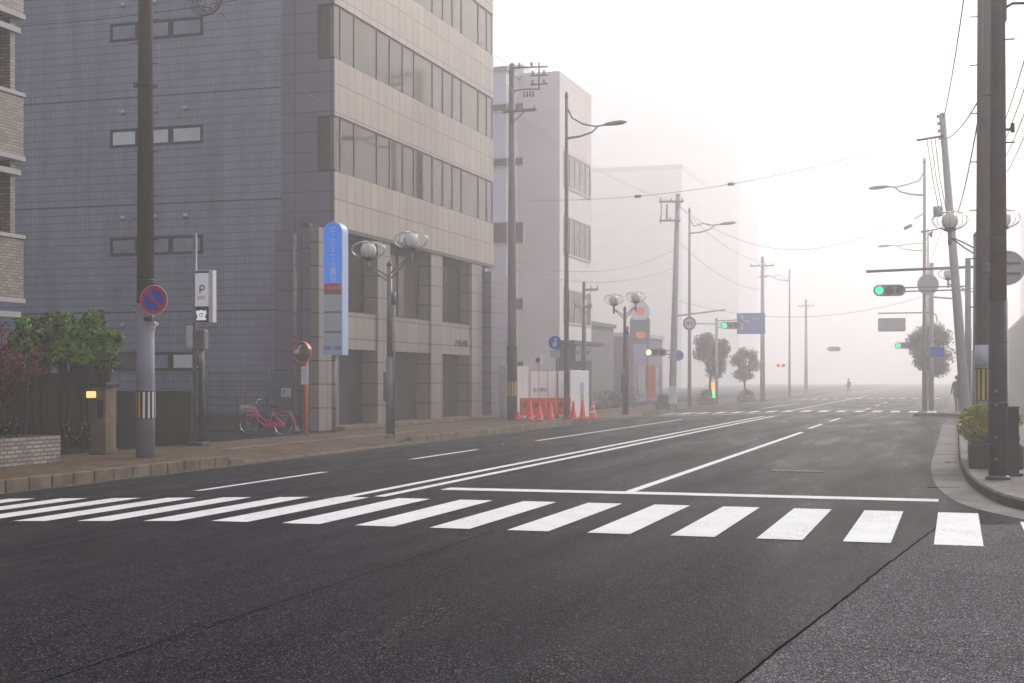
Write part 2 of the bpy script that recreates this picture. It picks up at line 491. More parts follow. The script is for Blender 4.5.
# ---- crosswalk and lines (each painted mark of the crossing is part of the pavement marking)
def marks(name, fn):
    m = MB(); fn(m); return struct(m.build(name, 'road_paint'))
def near_cross(m):
    for i in range(-1, 16):
        x1 = .25-.885*i+(0 if i < 1 else .03 if i == 1 else min(.07+.012*(i-2), .13)); x0 = x1-.455
        strip(m, x0, x1, 14.08 if i >= 0 else 14.2, 17.5 if i >= 0 else 16.6, .007)
marks('crosswalk_marking', near_cross)
marks('stop_line_marking', lambda m: strip(m, -7.12, -.22, 19.0, 19.43, .007))
def centre(m):
    strip(m, -8.02, -7.86, 17.5, 61); strip(m, -7.60, -7.44, 17.7, 61)
marks('centre_line_marking', centre)
def lanes(m):
    strip(m, -4.49, -4.34, 19.43, 42.8)
    for a, b in ((46, 50.5), (54, 58.5), (75, 80), (85, 90), (95, 100)): strip(m, -4.6, -4.46, a, b)
    for a, b in ((18.9, 23.4), (27.7, 32), (37, 58.5)): strip(m, -11.1, -10.95, a, b)
    strip(m, -8.1, -7.95, 74, 140); strip(m, -10.6, -10.45, 80, 100)
marks('lane_line_marking', lanes)
def far_cross(m):
    for i in range(18): strip(m, -.9-.86*i-.44, -.9-.86*i, 69.4, 72.8, .007)
    strip(m, -14, -8.2, 66.2, 66.6, .007)
    strip(m, -8, -1, 76.0, 76.4, .007)
marks('far_crosswalk_marking', far_cross)
def far2(m):
    for i in range(14): strip(m, -1.2-.9*i-.44, -1.2-.9*i, 118, 121, .007)
marks('distant_crosswalk_marking', far2)

# ---- right side: kerb with a sweeping corner, concrete gutter
KR = catmull([(.05, 51), (.05, 40), (.05, 30), (.08, 26), (.2, 22.2), (.46, 19.4), (.85, 17.9), (1.6, 16.4), (2.9, 15.1), (5, 14.1), (9, 13.5), (20, 13.2), (60, 13.2)])
SW = .14
def ribbon(m, A, B, za, zb):
    prev = None
    for a, b in zip(A, B):
        v = (m.bm.verts.new((a.x, a.y, za)), m.bm.verts.new((b.x, b.y, zb)))
        if prev: m.faces([m.bm.faces.new((prev[0], prev[1], v[1], v[0]))])
        prev = v
def right_block(K, suffix, back):
    K = [Vector(p) for p in K]
    m = MB(); inner = offset_line(K, .17)
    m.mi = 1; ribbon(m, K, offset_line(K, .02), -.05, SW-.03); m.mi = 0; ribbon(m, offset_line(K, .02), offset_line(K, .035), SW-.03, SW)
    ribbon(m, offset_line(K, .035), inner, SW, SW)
    struct(m.build('kerb_right'+suffix, ['kerb_concrete', 'kerb_shaded_face']))
    m = MB(); m.poly([(p.x, p.y, SW-.004) for p in inner] + [(b[0], b[1], SW-.004) for b in back])
    struct(m.build('pavement_right'+suffix, 'pavers_right'))
    m = MB(); ribbon(m, offset_line(K, -.5), offset_line(K, .0), .006, .006)
    struct(m.build('gutter_right'+suffix, 'gutter_concrete'))
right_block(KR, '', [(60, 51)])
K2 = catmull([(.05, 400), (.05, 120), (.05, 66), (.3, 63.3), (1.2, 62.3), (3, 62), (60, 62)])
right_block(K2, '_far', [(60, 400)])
# gutter grating and joints
m = MB()
for y in (21.5, 24.5, 27.5, 31, 36, 41, 46): m.box(-.41, .05, y, y+.02, .0, .009)
struct(m.build('gutter_joints', 'seam_tar'))
t = MB()
for k in range(9): t.box(-.20+.0, .03, 27.9+k*.06, 27.93+k*.06, .002, .012)
tag(t.build('drain_grating', 'iron'), 'iron drain grating set in the gutter along the right kerb', 'drain')
t = MB((-2.6, 24.6, 0)); t.box(-3.05, -2.15, 24.45, 24.75, .0, .012, .002)
o = tag(t.build('service_cover', 'kerb_concrete'), 'pale rectangular service cover set in the right lane beyond the stop line', 'cover'); o.location = (-2.6, 24.6, 0)
t = MB((-16.6, 21.4, 0)); t.cyl((-16.6, 21.4, .0), (-16.6, 21.4, .012), .33, n=20)
o = tag(t.build('manhole_cover', 'iron'), 'round dark manhole cover in the brown paving below the brick planter', 'manhole cover'); o.location = (-16.6, 21.4, 0)

# ---- left side: brown pavement, kerb of separate stones, dropped driveway kerb
def kdrop(y):
    def sm(a, b, v): t = min(1, max(0, (v-a)/(b-a))); return t*t*(3-2*t)
    return (sm(25.6, 27.2, y) - sm(35.6, 36.6, y))*.165 + (sm(58, 59.5, y) - sm(66, 68, y))*.11
m = MB()
ys = [13.4+i*.4 for i in range(150)] + [76, 100, 150, 420]
grid_sheet(m, [XK-.16, XK-.8, XK-1.4, -18.0], ys, lambda x, y: -.004 - kdrop(y)*max(0, (x-(XK-1.4))/1.24))
m.poly([(-90, 13.4, -.004), (-18.0, 13.4, -.004), (-18.0, 22.6, -.004), (-90, 22.6, -.004)])
struct(m.build('pavement_left', 'pavers'))
m = MB()
m.poly([(-90, 22.6, -.004), (-18.0, 22.6, -.004), (-18.0, 420, -.004), (-90, 420, -.004)])
struct(m.build('forecourt', 'asphalt_lot'))
m = MB(); y = 13.4
while y < 74:
    z = -kdrop(y+.3); w = .568
    m.box(XK-.17, XK, y, y+w, -.3, z+random.uniform(-.004, .004), .012); y += .6
while y < 300:
    m.box(XK-.17, XK, y, y+9.98, -.3, 0, .012); y += 10
struct(m.build('kerb_left', 'kerb_stone'))
m = MB(); m.box(-90, XK, 13.2, 13.38, -.3, 0, .01); struct(m.build('kerb_left_corner', 'kerb_stone'))
m = MB(); m.box(XK+.0, XK+.42, 13.4, 300, -.26, -.2065); struct(m.build('gutter_left', 'asphalt_old'))
m = MB(); m.box(-16.05, -15.75, 28.5, 42, -.003, .003)
for k in range(33): pass
o = m.build('tactile_strip', 'pavers_right'); struct(o)

# ================================================================== OFFICE BUILDING
XF = -18.4; YC = 39.76; YE = 55.4; ZT = 23.0; FL = 3.5
B = thing('office_building', 'large grey tiled office building with beige stone front and window bands', 'building', (XF-6, 48, 0))
off = B.location
# long side wall facing the crossing
m = MB(off); m.box(-34, -20.2, YC, YC+.4, 0, ZT); m.build('tiled_side_wall', 'wall_tile', B)
m = MB(off)
zA0, zA1 = 11.56, 13.27
zs = [(8.06, 9.81), (11.56, 13.28), (15.06, 16.78), (18.56, 20.28)]
# stone return at the corner with the corner panes cut out
m.box(-20.2, -18.98, YC-.012, YC+.4, 0, ZT)
zz = 6.35
for a, b in zs:
    m.box(-18.98, XF, YC-.012, YC+.4, zz, a); zz = b
m.box(-18.98, XF, YC-.012, YC+.4, zz, ZT)
m.box(-18.98, XF-.02, YC+.05, YC+.4, 0, 6.35)
m.build('stone_corner_wall', 'dark_stone', B)
m = MB(off)                                               # spandrel bands of the street front
zz = 6.35
for a, b in zs:
    m.box(XF-.35, XF+.012, YC+.0, YE, zz, a-.0); zz = b
m.box(XF-.35, XF+.012, YC, YE, zz, ZT+.4)
m.build('beige_band_wall', 'beige_stone', B)
m = MB(off)                                               # solid inside
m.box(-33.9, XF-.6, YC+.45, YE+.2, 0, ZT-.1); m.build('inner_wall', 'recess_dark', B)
m = MB(off); m.box(-34.1, XF+.02, YC-.03, YE+.4, ZT, ZT+.12); m.build('roof', 'trim_dark', B)
m = MB(off); m.box(-34, XF-.36, YE, YE+.35, 0, ZT); m.box(-34.2, -33.9, YC, YE+.3, 0, ZT); m.build('rear_wall', 'wall_tile', B)
# window bands
mull = [332.8, 341.5, 355.4, 377.9, 390.8, 403.7, 415.0, 433.4, 443.7, 453.3, 462.4, 479.1, 487.5]
YM = [on_x(p, XF) for p in mull]; YM[0] = YC+.02; YM.append(YE)
for fi, (a, b) in enumerate(zs):
    for i in range(len(YM)-1):
        y0, y1 = YM[i], YM[i+1]
        w = MB(off); t = .045
        w.box(XF-.16, XF-.02, y0, y0+t, a, b); w.box(XF-.16, XF-.02, y1-t, y1-.002, a, b)
        w.box(XF-.16, XF-.03, y0+t, y1-t, a, a+t); w.box(XF-.16, XF-.03, y0+t, y1-t, b-t, b)
        wo = w.build('window', 'frame_brown', B)
        p = MB(off); p.box(XF-.06, XF-.045, y0+t, y1-t, a+t, b-t)
        k = (i*7+fi*3) % 5
        if fi == 0: gm = 'glass_facade' if k else 'glass_shop'
        else: gm = 'glass_blind' if k in (0, 2, 3) else 'glass_facade'
        p.build('pane', gm, wo)
    w = MB(off); w.box(-18.98, -18.90, YC, YC+.2, a, b); w.box(-18.90, XF, YC, YC+.2, a, a+.06); w.box(-18.90, XF, YC, YC+.2, b-.06, b)
    wo = w.build('corner_window', 'frame_dark', B)
    p = MB(off); p.box(-18.90, XF-.03, YC+.06, YC+.09, a+.06, b-.06); p.build('pane', 'glass_shop', wo)
# small windows in the tiled side, three lights each
for k, z in enumerate((2.17, 5.92, 9.46, 12.92, 16.4)):
    hh = .30
    xs = [on_y(110.5, YC), on_y(138, YC), on_y(171, YC), on_y(203, YC)]
    w = MB(off); w.mi = 0
    x0, x1 = xs[0], xs[3]
    w.box(x0, x1, YC-.03, YC+.05, z+hh-.06, z+hh); w.box(x0, x1, YC-.03, YC+.05, z-hh, z-hh+.06)
    w.box(x0, x1, YC-.006, YC+.02, z-hh+.06, z+hh-.06)
    for xx in xs: w.box(max(xx-.05, x0), min(xx+.05, x1), YC-.028, YC+.05, z-hh+.06, z+hh-.06)
    wo = w.build('side_window', 'frame_dark', B)
    for j in range(3):
        p = MB(off); p.box(xs[j]+.1, xs[j+1]-.1, YC-.016, YC-.008, z-hh+.09, z+hh-.09)
        gm = {0: ['glass_dark', 'glass_side', 'glass_pale'][j], 1: 'glass_side', 2: 'glass_pale', 3: 'glass_side', 4: 'glass_side'}[k]
        p.build('pane', gm, wo)
# hooded vents
for k, z in enumerate((3.35, 6.84, 10.3, 13.8)):
    for px in (123.5, 155, 186):
        x = on_y(px, YC)
        if k == 0 and px == 186: continue
        v = MB(off)
        v.lathe([(.001, 0), (.085, 0), (.085, .05), (.07, .10), (.03, .13), (.001, .135)], 12, Matrix.Translation((x, YC, z)) @ Matrix.Rotation(PI/2, 4, 'X'))
        v.build('vent_hood', 'vent_metal', B)
# floor joint lines on the tiled wall
m = MB(off)
for z in (3.78, 7.28, 10.78, 14.28, 17.78): m.box(-33.95, -20.22, YC-.006, YC+.01, z-.02, z+.02)
m.build('joint_strip', 'trim_dark', B)
# ledge below the beige bands
m = MB(off); m.box(XF-.3, XF+.06, YC-.03, YE+.02, 6.22, 6.346); m.box(-19.05, XF-.31, 38.66, YC+.0, 6.22, 6.34); m.build('ledge', 'trim_dark', B)
# ground floors: pier, columns, glazed openings, shutters
m = MB(off)
m.box(-18.72, XF-.02, 38.7, YC-.02, 0, 6.215); m.build('corner_pier', 'plinth_stone', B)
m = MB(off); m.box(-19.0, -18.723, 38.72, YC-.02, 0, 6.21); m.build('corner_pier_return', 'dark_stone', B)
m = MB(off); m.box(-20.2, -19.003, 39.3, YC-.015, 0, 6.2); m.build('low_stone_wall', 'dark_stone', B)
cols = [(43.2, 44.25), (48.2, 49.35), (52.7, 54.0)]
for a, b in cols:
    m = MB(off); m.box(XF-1.6, XF, a, b, 0, 6.215); m.build('column', 'plinth_stone', B)
m = MB(off); m.box(XF-2, XF+.25, 54.4, 56.6, 0, 6.0); m.build('end_wing', 'dark_stone', B)
bays = [(39.9, 43.2), (44.25, 48.2), (49.35, 52.7)]
for i, (a, b) in enumerate(bays):
    m = MB(off); m.box(XF-.9, XF-.06, a, b, 2.55, 3.74); m.build('sill_panel', 'plinth_stone', B)
    w = MB(off)
    x = XF-.5
    w.box(x-.1, x, a, a+.12, 3.745, 6.21); w.box(x-.1, x, b-.12, b, 3.745, 6.21)
    w.box(x-.1, x, a+.12, b-.12, 3.745, 3.84); w.box(x-.1, x, a+.12, b-.12, 6.0, 6.21)
    if i: w.box(x-.09, x-.01, (a+b)/2-.03, (a+b)/2+.03, 3.84, 6.0)
    wo = w.build('shop_window', 'frame_dark', B)
    p = MB(off); p.box(x-.07, x-.05, a+.12, b-.12, 3.84, 6.0); p.build('pane', 'glass_blind' if i == 1 else 'glass_shop', wo)
    # shutter deep in the opening
    s_ = MB(off)
    if i < 2:
        zk = .02
        while zk < 2.5:
            s_.box(XF-1.42, XF-1.36, a+.02, b-.35 if i == 0 else b-.9, zk, zk+.07, .01); zk += .085
        s_.build('roller_shutter', 'shutter', B)
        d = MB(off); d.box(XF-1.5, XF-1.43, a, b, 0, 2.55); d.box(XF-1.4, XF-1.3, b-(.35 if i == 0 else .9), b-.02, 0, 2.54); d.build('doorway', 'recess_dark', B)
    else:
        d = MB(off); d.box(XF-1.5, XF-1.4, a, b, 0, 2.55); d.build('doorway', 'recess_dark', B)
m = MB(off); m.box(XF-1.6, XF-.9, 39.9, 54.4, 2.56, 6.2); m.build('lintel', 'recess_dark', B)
m = MB(off); m.box(XF-1.55, XF+.35, 39.8, 54.3, -.003, .12, .01); m.build('step', 'kerb_stone', B)
# soft grey slab door in the third bay and company lettering over it
text_mesh('さかゐ小路', .30, 'trim_dark', B, Matrix.Translation((XF-.05, 51.6, 2.92)-off) @ face_m((0, 0, 0), (0, 1, 0), (0, 0, 1)) if False else Matrix.Translation(Vector((XF-.05, 51.6, 2.98))-off) @ face_m((0, 0, 0), (0, 1, 0), (0, 0, 1)), .01)
# downpipe standing against the pier
m = MB(off); px, py = -19.15, 38.9
m.cyl((px, 38.55, .3), (px, 38.55, 6.0), .055, n=8); m.lathe([(.2, 0), (.17, .05), (.06, .22), (.055, .3)], 10, Matrix.Translation((px, 38.55, 0)))
m.build('downpipe', 'plinth_stone', B)
def wall_junk(): pass

# ================================================================== BEIGE APARTMENT BLOCK (left edge)
A = thing('apartment_block', 'beige tiled apartment block with deep balconies at the left edge', 'building', (-22, 14, 0)); off = A.location
XA = -18.8; YA = 25.1
m = MB(off); m.box(-32, XA-1.6, -4, YA, 0, 22); m.build('wall', 'balcony_tile', A)
m = MB(off)
for k in range(7): m.box(XA-1.65, XA-.05, -4, YA-.02, 3.02+3*k-.12-.0, 3.02+3*k+.0)
m.build('floor_slabs', 'trim_pale', A)
for k in range(6):
    z0 = 3.22+3*k
    m = MB(off)
    m.box(XA-.14, XA, -4, YA, z0+.08, z0+1.34); m.box(XA-1.6, XA-.14, YA-.14, YA-.0, z0+.08, z0+1.34)
    bp = m.build('balcony_wall', 'balcony_tile', A)
    m = MB(off); m.box(XA-.17, XA+.03, -4, YA+.03, z0+1.34, z0+1.42); m.build('coping', 'trim_pale', bp)
    m = MB(off); m.box(XA-.17, XA+.03, -4, YA+.03, z0-.02, z0+.08); m.build('base_trim', 'trim_pale', bp)
    m = MB(off); m.box(XA-.5, XA-.12, YA-.28-.0, YA-.13, z0+1.42, z0+2.98); m.build('balcony_pillar', 'balcony_tile', A)
    m = MB(off); m.box(XA-1.62, XA-1.58, 16, 23.6, z0+.02, z0+2.1); m.build('balcony_door', 'glass_dark', A)
m = MB(off); m.box(-32.1, XA-1.5, -4.1, YA+.04, 22, 22.3); m.build('roof', 'trim_pale', A)
m = MB(off); m.box(XA-1.6, XA-1.2, YA-.5, YA-.1, 0, 3.0); m.build('ground_pillar', 'balcony_tile', A)

# ================================================================== LOW WALLS, PLANTER, FENCE ON THE LEFT
P = thing('brick_planter', 'low planter of pale mixed bricks full of dark shrubs, left edge', 'planter', (-17.2, 18, 0)); off = P.location
xp, yp = at(60.5, 26.9)
XP = xp
m = MB(off); m.box(XP-2.2, XP-2.0, 13.6, yp, 0, .52); m.box(XP-.2, XP, 13.6, yp, 0, .52); m.box(XP-2.0, XP-.2, yp-.2, yp, 0, .52); m.box(XP-2., XP-.2, 13.6, 13.8, 0, .52); m.build('brick_wall', 'planter_brick', P)
m = MB(off); m.box(XP-2.0, XP-.2, 13.8, yp-.2, 0, .45); m.build('soil', 'leaf_litter', P)

def foliage(m, blobs, n, size, squash=1, mi=(0, 1, 2), wts=(4, 3, 1), fill=.45):
    tot = sum(b[3]**2 for b in blobs)
    for (x, y, z, r) in blobs:
        for _ in range(int(n*r*r/tot)):
            v = Vector((random.gauss(0, 1), random.gauss(0, 1), random.gauss(0, 1))).normalized() * r * random.uniform(fill, 1.08)
            v.z *= squash
            c = Vector((x, y, z)) + v
            s = size*random.uniform(.6, 1.3)
            q = Quaternion((random.gauss(0, 1), random.gauss(0, 1), random.gauss(0, 1), random.gauss(0, 1))).normalized()
            m.mi = random.choices(mi, wts)[0]
            a = [q @ Vector(p) for p in ((-s, 0, 0), (0, -s*.45, 0), (s, 0, .2*s), (0, s*.45, 0))]
            m.poly([c+p for p in a])
def cloud(cx, cy, cz, rx, ry, rz_, k, r0, r1, seed):
    rnd = random.Random(seed); out = []
    while len(out) < k:
        p = [rnd.uniform(-1, 1) for _ in range(3)]
        if sum(t*t for t in p) > 1: continue
        out.append((cx+p[0]*rx, cy+p[1]*ry, cz+p[2]*rz_, rnd.uniform(r0, r1)))
    return out
def bush(label, cx, cy, z0, rx, ry, h, mats, n, size, seed, name='shrub', cat='shrub', group=None):
    t = thing(name, label, cat, (cx, cy, z0), group=group)
    st = MB(); rnd = random.Random(seed)
    for k in range(7):
        a = rnd.uniform(0, 2*PI); st.tube([(0, 0, -.02), (rx*.25*math.cos(a), ry*.25*math.sin(a), h*.35), (rx*.6*math.cos(a), ry*.6*math.sin(a), h*.75)], .012, 5, .005)
    st.build('stem', 'bark', t)
    m = MB(); foliage(m, cloud(0, 0, h*.55, rx*.75, ry*.75, h*.33, 14, rx*.3, rx*.5, seed), n, size, .8)
    m.build('leaves', mats, t); return t
bx_, by_ = at(22, 25.6)
bush('dark rounded evergreen bush in the brick planter', XP-1.0, by_-1.2, .45, .85, 1.0, .95, ['leaf_dark', 'leaf_green', 'leaf_dark'], 5200, .05, 3)
bush('lower dark hedge bush at the end of the brick planter', XP-.95, yp-1.1, .45, .7, .8, .72, ['leaf_dark', 'leaf_dark', 'leaf_green'], 4600, .045, 4)

def tree(label, x, y, h, trunk_h, mats, blobs_k, crown, n, size, seed, stems=1, name='tree', wts=(4, 3, 1), r0=.22, r1=.42, tr=.05, group=None, wmi=(0, 1, 2)):
    t = thing(name, label, 'tree', (x, y, 0), group=group)
    rx, ry, rzv, cz = crown
    rnd = random.Random(seed)
    bl = cloud(0, 0, cz, rx, ry, rzv, blobs_k, r0, r1, seed)
    tk = MB()
    for s in range(stems):
        a = 2*PI*s/max(1, stems)+.4; sx = (0 if stems == 1 else rx*.55*math.cos(a)); sy = (0 if stems == 1 else ry*.5*math.sin(a))
        mid = (sx*1.0+rnd.uniform(-.06, .06), sy+rnd.uniform(-.06, .06), trunk_h*.55)
        top = (sx*1.1+rnd.uniform(-.1, .1), sy, cz+rzv*.3)
        tk.tube([(sx*.75, sy*.75, -.05), mid, (sx*1.05, sy, trunk_h), top], tr, 7, tr*.4)
        for b in bl:
            if stems > 1 and math.hypot(b[0]-sx, b[1]-sy) > rx*.75: continue
            st = Vector((sx*1.05, sy, trunk_h*rnd.uniform(.8, 1.05)))
            e = Vector(b[:3]); md = (st+e)/2 + Vector((0, 0, -.08))
            tk.tube([st, md, e], tr*.42, 5, tr*.14)
    tk.build('trunk', 'bark', t)
    m = MB(); foliage(m, bl, n, size, .85, wmi, wts, .2); m.build('crown', mats, t)
    return t
tx, ty = at(70, 31.5)
tree('green garden tree with several thin stems before the tiled wall', *at(48, 32.2), 3.2, 1.6, ['leaf_green', 'leaf_dark', 'leaf_green'], 26, (.85, .95, .55, 2.45), 3600, .085, 11, 3, wts=(3, 3, 2), r0=.14, r1=.3)
tree('bushier bright green garden tree beside the concrete gatepost', *at(84, 31.8), 3.2, 1.5, ['leaf_green', 'leaf_dark', 'leaf_green'], 28, (.92, .95, .62, 2.4), 4300, .085, 12, 4, wts=(5, 2, 3), r0=.14, r1=.3)
tree('sparse garden tree with dull red autumn leaves at the left edge', *at(10, 29.6), 2.8, 1.2, ['leaf_red', 'leaf_red', 'leaf_dark'], 18, (.62, .6, .72, 1.95), 1500, .055, 13, 3, wts=(3, 3, 2), r0=.18, r1=.32)
bx_, by_ = at(82, 30.6)
bush('small low shrub with a few yellow leaves left of the gatepost', bx_, by_, 0, .42, .4, .75, ['leaf_dark', 'leaf_dark', 'leaf_gold'], 1500, .045, 6)
# rendered garden wall behind the trees
x0, y0 = at(-40, 34.8); x1, y1 = at(100, 33.8)
W = MB(((x0+x1)/2, y1, 0)); W.box(x0-6, x1, y1+.3, y1+.45, 0, 1.75); o = tag(W.build('garden_wall', 'block_wall'), 'dark garden wall running behind the garden trees', 'wall'); o.location = ((x0+x1)/2, y1, 0)
# gatepost with lit lamp
gx, gy = at(103, 29.9)
Gp = thing('gatepost', 'stained concrete gatepost with a lit lamp and dark cap', 'gatepost', (gx, gy, 0)); off = Gp.location
m = MB(); m.box(-.17, .2, -.2, .2, 0, 1.45, .01); m.build('post', 'kerb_stone', Gp)
m = MB(); m.box(-.22, .25, -.25, .25, 1.452, 1.52, .01); m.build('cap', 'trim_dark', Gp)
m = MB(); m.box(-.20, .22, -.22, .22, 0, .12, .01); m.build('foot', 'kerb_stone', Gp)
m = MB(); m.box(-.235, -.03, -.27, -.205, 1.2, 1.34, .012); lp = m.build('wall_lamp', 'lamp_glow', Gp)
m = MB(); m.box(-.245, -.02, -.275, -.2, 1.342, 1.36); m.box(-.245, -.02, -.275, -.2, 1.18, 1.198); m.build('lamp_frame', 'trim_dark', lp)
m = MB(); m.box(.0, .14, -.215, -.203, .75, 1.15); m.build('nameplate', 'trim_dark', Gp)
# block wall between gatepost and P pole
x0, y0 = at(112, 34.6); x1, y1 = at(206, 34.6)
W = thing('block_wall', 'stained grey block wall behind the leaning no parking pole', 'wall', ((x0+x1)/2, y0, 0)); off = W.location
m = MB(off); m.box(x0, x1, y0, y0+.18, 0, 1.25); m.build('wall', 'block_wall', W)
m = MB(off); m.box(x0, x1+.02, y0-.02, y0+.2, 1.252, 1.31, .01); m.build('coping', 'trim_dark', W)
W['label'] = 'stained grey block wall between the gatepost and the parking sign pole'
# green mesh fence on its dark kerb wall
x0 = on_y(118, 38.9); x1 = on_y(299, 38.9)
Fn = thing('mesh_fence', 'green wire mesh fence on a dark low wall behind the pink bicycle', 'fence', ((x0+x1)/2, 38.9, 0)); off = Fn.location
m = MB(off); m.box(x0, x1, 38.85, 39.0, 0, .47); m.build('low_wall', 'recess_dark', Fn)
n = 6
for i in range(n+1):
    x = x0+(x1-x0)*i/n; p = MB(off); p.cyl((x, 38.92, .47), (x, 38.92, 1.85), .03, n=8); p.build('post', 'mesh_green', Fn)
m = MB(off); m.cyl((x0, 38.92, 1.82), (x1, 38.92, 1.82), .022, n=6); m.cyl((x0, 38.92, .55), (x1, 38.92, .55), .022, n=6); m.build('rail', 'mesh_green', Fn)
m = MB(off); x = x0
while x < x1: m.box(x-.003, x+.003, 38.917, 38.923, .56, 1.82); x += .085
for z in (.8, 1.05, 1.3, 1.55): m.box(x0, x1, 38.915, 38.925, z-.004, z+.004)
m.build('wire_mesh', 'mesh_green', Fn)
m = MB(off); xs = on_y(286, 38.6); m.box(xs-.17, xs+.17, 38.6, 38.62, 1.05, 1.32); pl = m.build('notice_board', 'panel_pale', Fn)
text_mesh('P', .2, 'sign_blue', pl, Matrix.Translation(Vector((xs-.07, 38.59, 1.185))-off) @ face_m((0, 0, 0), (1, 0, 0), (0, 0, 1)))
# dark railing in front of mesh
x0r = on_y(246, 38.0)
Rl = thing('low_railing', 'dark thin railing in front of the green mesh fence', 'railing', (x0r, 38, 0)); off = Rl.location
m = MB(off); m.cyl((x0r, 38, 0), (x0r, 38, 1.42), .03, n=8); m.build('post', 'pole_dark', Rl)
m = MB(off); m.cyl((x0r, 38, 1.4), (x0r+1.6, 38, 1.4), .016, n=6); m.cyl((on_y(206, 38), 38, 1.4), (x0r, 38, 1.4), .016, n=6); m.build('rail', 'pole_dark', Rl)
m = MB(off); m.cyl((on_y(206, 38), 38, 0), (on_y(206, 38), 38, 1.42), .025, n=8); m.build('post', 'pole_dark', Rl)
m = MB(off); m.cyl((x0r+1.6, 38, 0), (x0r+1.6, 38, 1.42), .025, n=8); m.build('post', 'pole_dark', Rl)
# ================================================================== POLES, LAMPS, SIGNS
def ring_bolts(t, r, zs_, r1=None):
    for i, z in enumerate(zs_):
        a = 0 if i % 2 else PI
        m = MB(); rr = r
        m.cyl((rr*math.cos(a)*.9, rr*math.sin(a)*.9, z), ((rr+.13)*math.cos(a), (rr+.13)*math.sin(a), z), .012, n=6)
        m.build('step_bolt', 'pole_dark', t)

def guard_band(t, r, z0, z1, pat=('yellow', 'black'), n=24, front=-PI/2):
    m = MB(); k = 24
    for i in range(k):
        a0 = 2*PI*i/k; a1 = 2*PI*(i+1)/k
        m.mi = 0 if i % 2 else 1
        if len(pat) == 3 and i % 2 and math.cos((a0+a1)/2) > -.1: m.mi = 2
        m.poly([(r*math.cos(a0), r*math.sin(a0), z0), (r*math.cos(a1), r*math.sin(a1), z0), (r*math.cos(a1), r*math.sin(a1), z1), (r*math.cos(a0), r*math.sin(a0), z1)])
    m.mi = 1
    m.cyl((0, 0, z0-.012), (0, 0, z0+.0), r+.003, n=24); m.cyl((0, 0, z1), (0, 0, z1+.02), r+.003, n=24)
    return m.build('guard_band', list(pat), t)

def insulators(m, x, y, z, n=3, r=.05, h=.14):
    for i in range(n):
        m.cyl((x, y, z+h*i/n), (x, y, z+h*(i+.75)/n), r, r*.55, 10)

# --- 1. big concrete pole on the left pavement, with the no parking sign
px_, py_ = at(145.5, 28.7)
T = thing('utility_pole', 'thick concrete pole on the left pavement, brown above and pale below the no parking sign', 'pole', (px_, py_, 0))
m = MB(); m.cyl((0, 0, -.05), (0, 0, 3.15), .19, .178, 24); m.build('lower_shaft', 'concrete_pole_pale', T)
m = MB(); m.cyl((0, 0, 3.15), (0, 0, 14), .176, .125, 24); m.build('upper_shaft', 'concrete_pole', T)
guard_band(T, .194, .80, 1.34, ('yellow', 'black', 'white_paint'))
m = MB()
for z in (3.2, 3.6, 7.6): m.cyl((0, 0, z), (0, 0, z+.04), .185, n=20)
m.build('steel_strap', 'trim_dark', T)
ring_bolts(T, .17, [2.2+.45*i for i in range(18)])
m = MB(); m.box(.15, .24, -.05, .03, 2.62, 2.82, .01); m.cyl((.16, -.02, 2.7), (.32, -.06, 2.72), .03, n=8); m.build('bracket_light', 'sign_white', T)
m = MB(); m.torus((0, 0, 7.62), .24, .012, n=16); m.build('cable_loop', 'wire', T)
# cable bundle spooled beside it at the top
m = MB()
for k in range(4): m.torus((1.42, 0, 9.22), .34-.05*k, .010, Matrix.Rotation(R(70+10*k), 4, 'X') @ Matrix.Rotation(.2*k, 4, 'Y'), n=20)
m.cyl((.1, 0, 9.55), (1.8, 0, 9.55), .02, n=6)
m.build('cable_coil', 'wire', T)
m = MB(); rnd = random.Random(3)
for k in range(14): cx_, cz_ = 1.42+rnd.uniform(-.2, .2), 9.2+rnd.uniform(-.14, .14); m.cyl((cx_, -.05, cz_), (cx_+rnd.uniform(-.1, .1), -.05, cz_+rnd.uniform(-.08, .08)), .018, n=5)
m.build('splice_box', 'pole_steel_blue', T)

# no parking sign, clamped to the pole
sx, sy = at(154, 28.45)
S = thing('no_parking_sign', 'round blue and red no parking sign on the thick left pole', 'traffic sign', (sx, sy, zat(300, 28.45)))
Mt = Matrix.Rotation(R(4), 4, 'Z') @ Matrix.Rotation(PI/2, 4, 'X')
m = MB(); m.lathe([(.3, 0), (.305, .006), (.3, .012)], 36, Mt); m.build('plate', 'white_paint', S)
m = MB()
m.lathe([(.292, .012), (.292, .015)], 36, Mt); m.build('red_ring', 'sign_red', S)
m = MB(); m.lathe([(.215, .015), (.215, .018)], 36, Mt); m.build('blue_disc', 'sign_blue', S)
m = MB(); m.box(-.225, .225, -.03, .03, .018, .021, m=Mt @ Matrix.Rotation(R(-45), 4, 'Z')); m.build('red_bar', 'sign_red', S)
m = MB(); m.box(-.22, .04, .02, .06, -.2, -.16); m.box(-.22, .04, .02, .06, .16, .2); m.box(-.24,-.05,.0,.2,-.42,-.34); m.cyl((-.09, .05, -.38), (-.09, .05, .2), .018, n=6); m.build('bracket', 'pole_dark', S)

